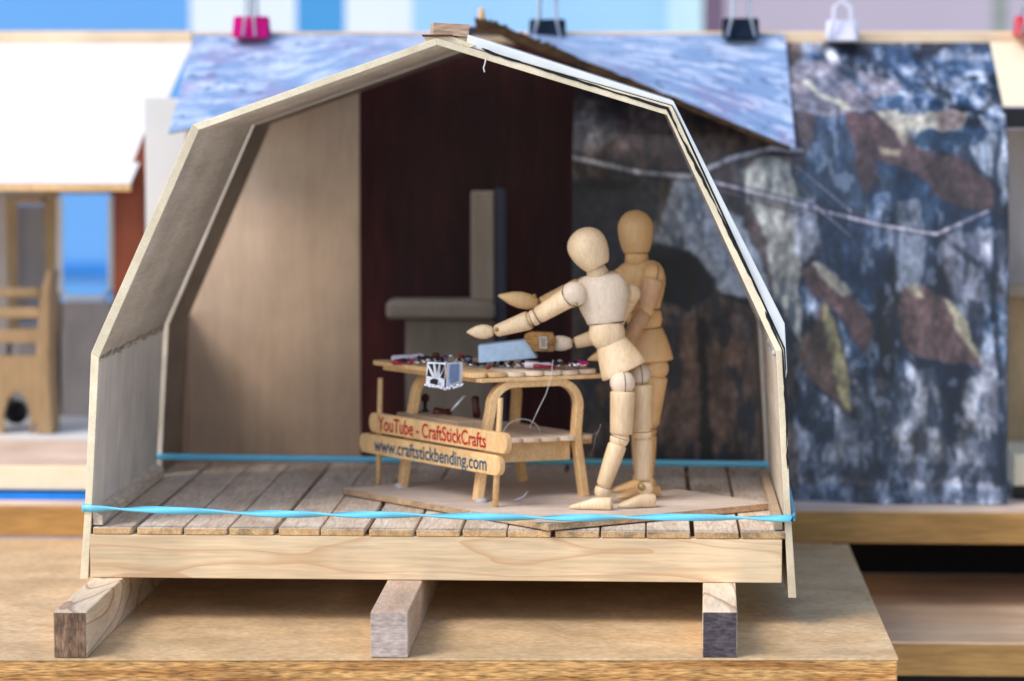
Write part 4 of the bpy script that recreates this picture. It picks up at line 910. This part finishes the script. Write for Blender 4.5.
# threads
tag(MB().tube([at(553, 360, 1.08), at(551, 378, 1.02), at(546, 394, .98), at(538, 410, 1.02), at(530, 427, 1.1)], .0035, 6).build('white_thread', m_thread), 'white thread dangling from the bench top to the shelf', 'thread')
tag(MB().tube([at(503 + 19 * (1 - math.cos(a)), 436 - 17 * math.sin(a), 1.3 + .1 * a) for a in [math.pi * i / 14 for i in range(15)]], .006, 5).build('wire_loop', m_thread), 'fine wire loop standing on the shelf slats', 'wire')
tag(MB().tube([at(505, 504, 1.0), at(517, 499.5, 1.1), at(523, 497, 1.15), at(528, 491, 1.2)], [.006, .012, .012, .005], 6).build('wood_splinter', m_thread), 'pale twisted splinter lying on the base board before the bench', 'splinter')
tag(MB().tube([at(588, 436, 1.4), at(594, 434, 1.35), at(599, 431, 1.3), at(601, 424, 1.3), at(599, 430, 1.32), at(595, 438, 1.3), at(594, 446, 1.4), at(590, 456, 1.45)], .003, 5).build('wire_tangle', m_wire), 'thin wire tangle at the pointed end of the shelf', 'wire')
# ---------------------------------------------------------------- rubber band
at = at0; yf = -.045; zl = at(84, 508.5, yf).z; zr = at(796, 518, yf).z; xl = outer[1][0] - .03; xr = outer[7][0] + .045
path = []
n = 150
for i in range(n): 
    t = i / n; path.append(Vector((xl + (xr - xl) * t, yf + (.0 if .01 < t < .99 else .03), zl + (zr - zl) * t - .03 * math.sin(math.pi * t) + .006 * math.sin(t * 17))))
for i in range(40): t = i / 40; path.append(Vector((xr + .035 * math.sin(math.pi * t), yf + .04 + 3.95 * t, zr + (.3 * math.exp(-((t - .08) / .07) ** 2) * 0) + .02 * t)))
for i in range(60): t = i / 60; path.append(Vector((xr + (xl - xr) * t, 3.92, zr + .02 + (zl - zr) * t)))
for i in range(41): t = i / 40; path.append(Vector((xl, 3.92 - 3.93 * t, zl + .02 * (1 - t))))
W = []; T = []; m = len(path)
for i, p in enumerate(path):
    tg = (path[(i + 1) % m] - path[i - 1]).normalized() if 0 < i < m - 1 else Vector((1, 0, 0))
    a = 0.0
    if i < n: a = 2 * math.pi * 7 * (i / n) + .5 * math.sin(i * .12); a *= 1
    up_ = Vector((0, 0, 1)) - tg * tg.z; up_.normalize(); sd = tg.cross(up_)
    W.append(tuple(up_ * math.cos(a * .5) + sd * math.sin(a * .5))); T.append(tuple(sd * math.cos(a * .5) - up_ * math.sin(a * .5)))
rbm = MB().ribbon(path, W, .07, T, .022, smooth=True).build('rubber_band', m_band)
tag(rbm, 'turquoise blue rubber band stretched around the lower cabin shell', 'rubber band')
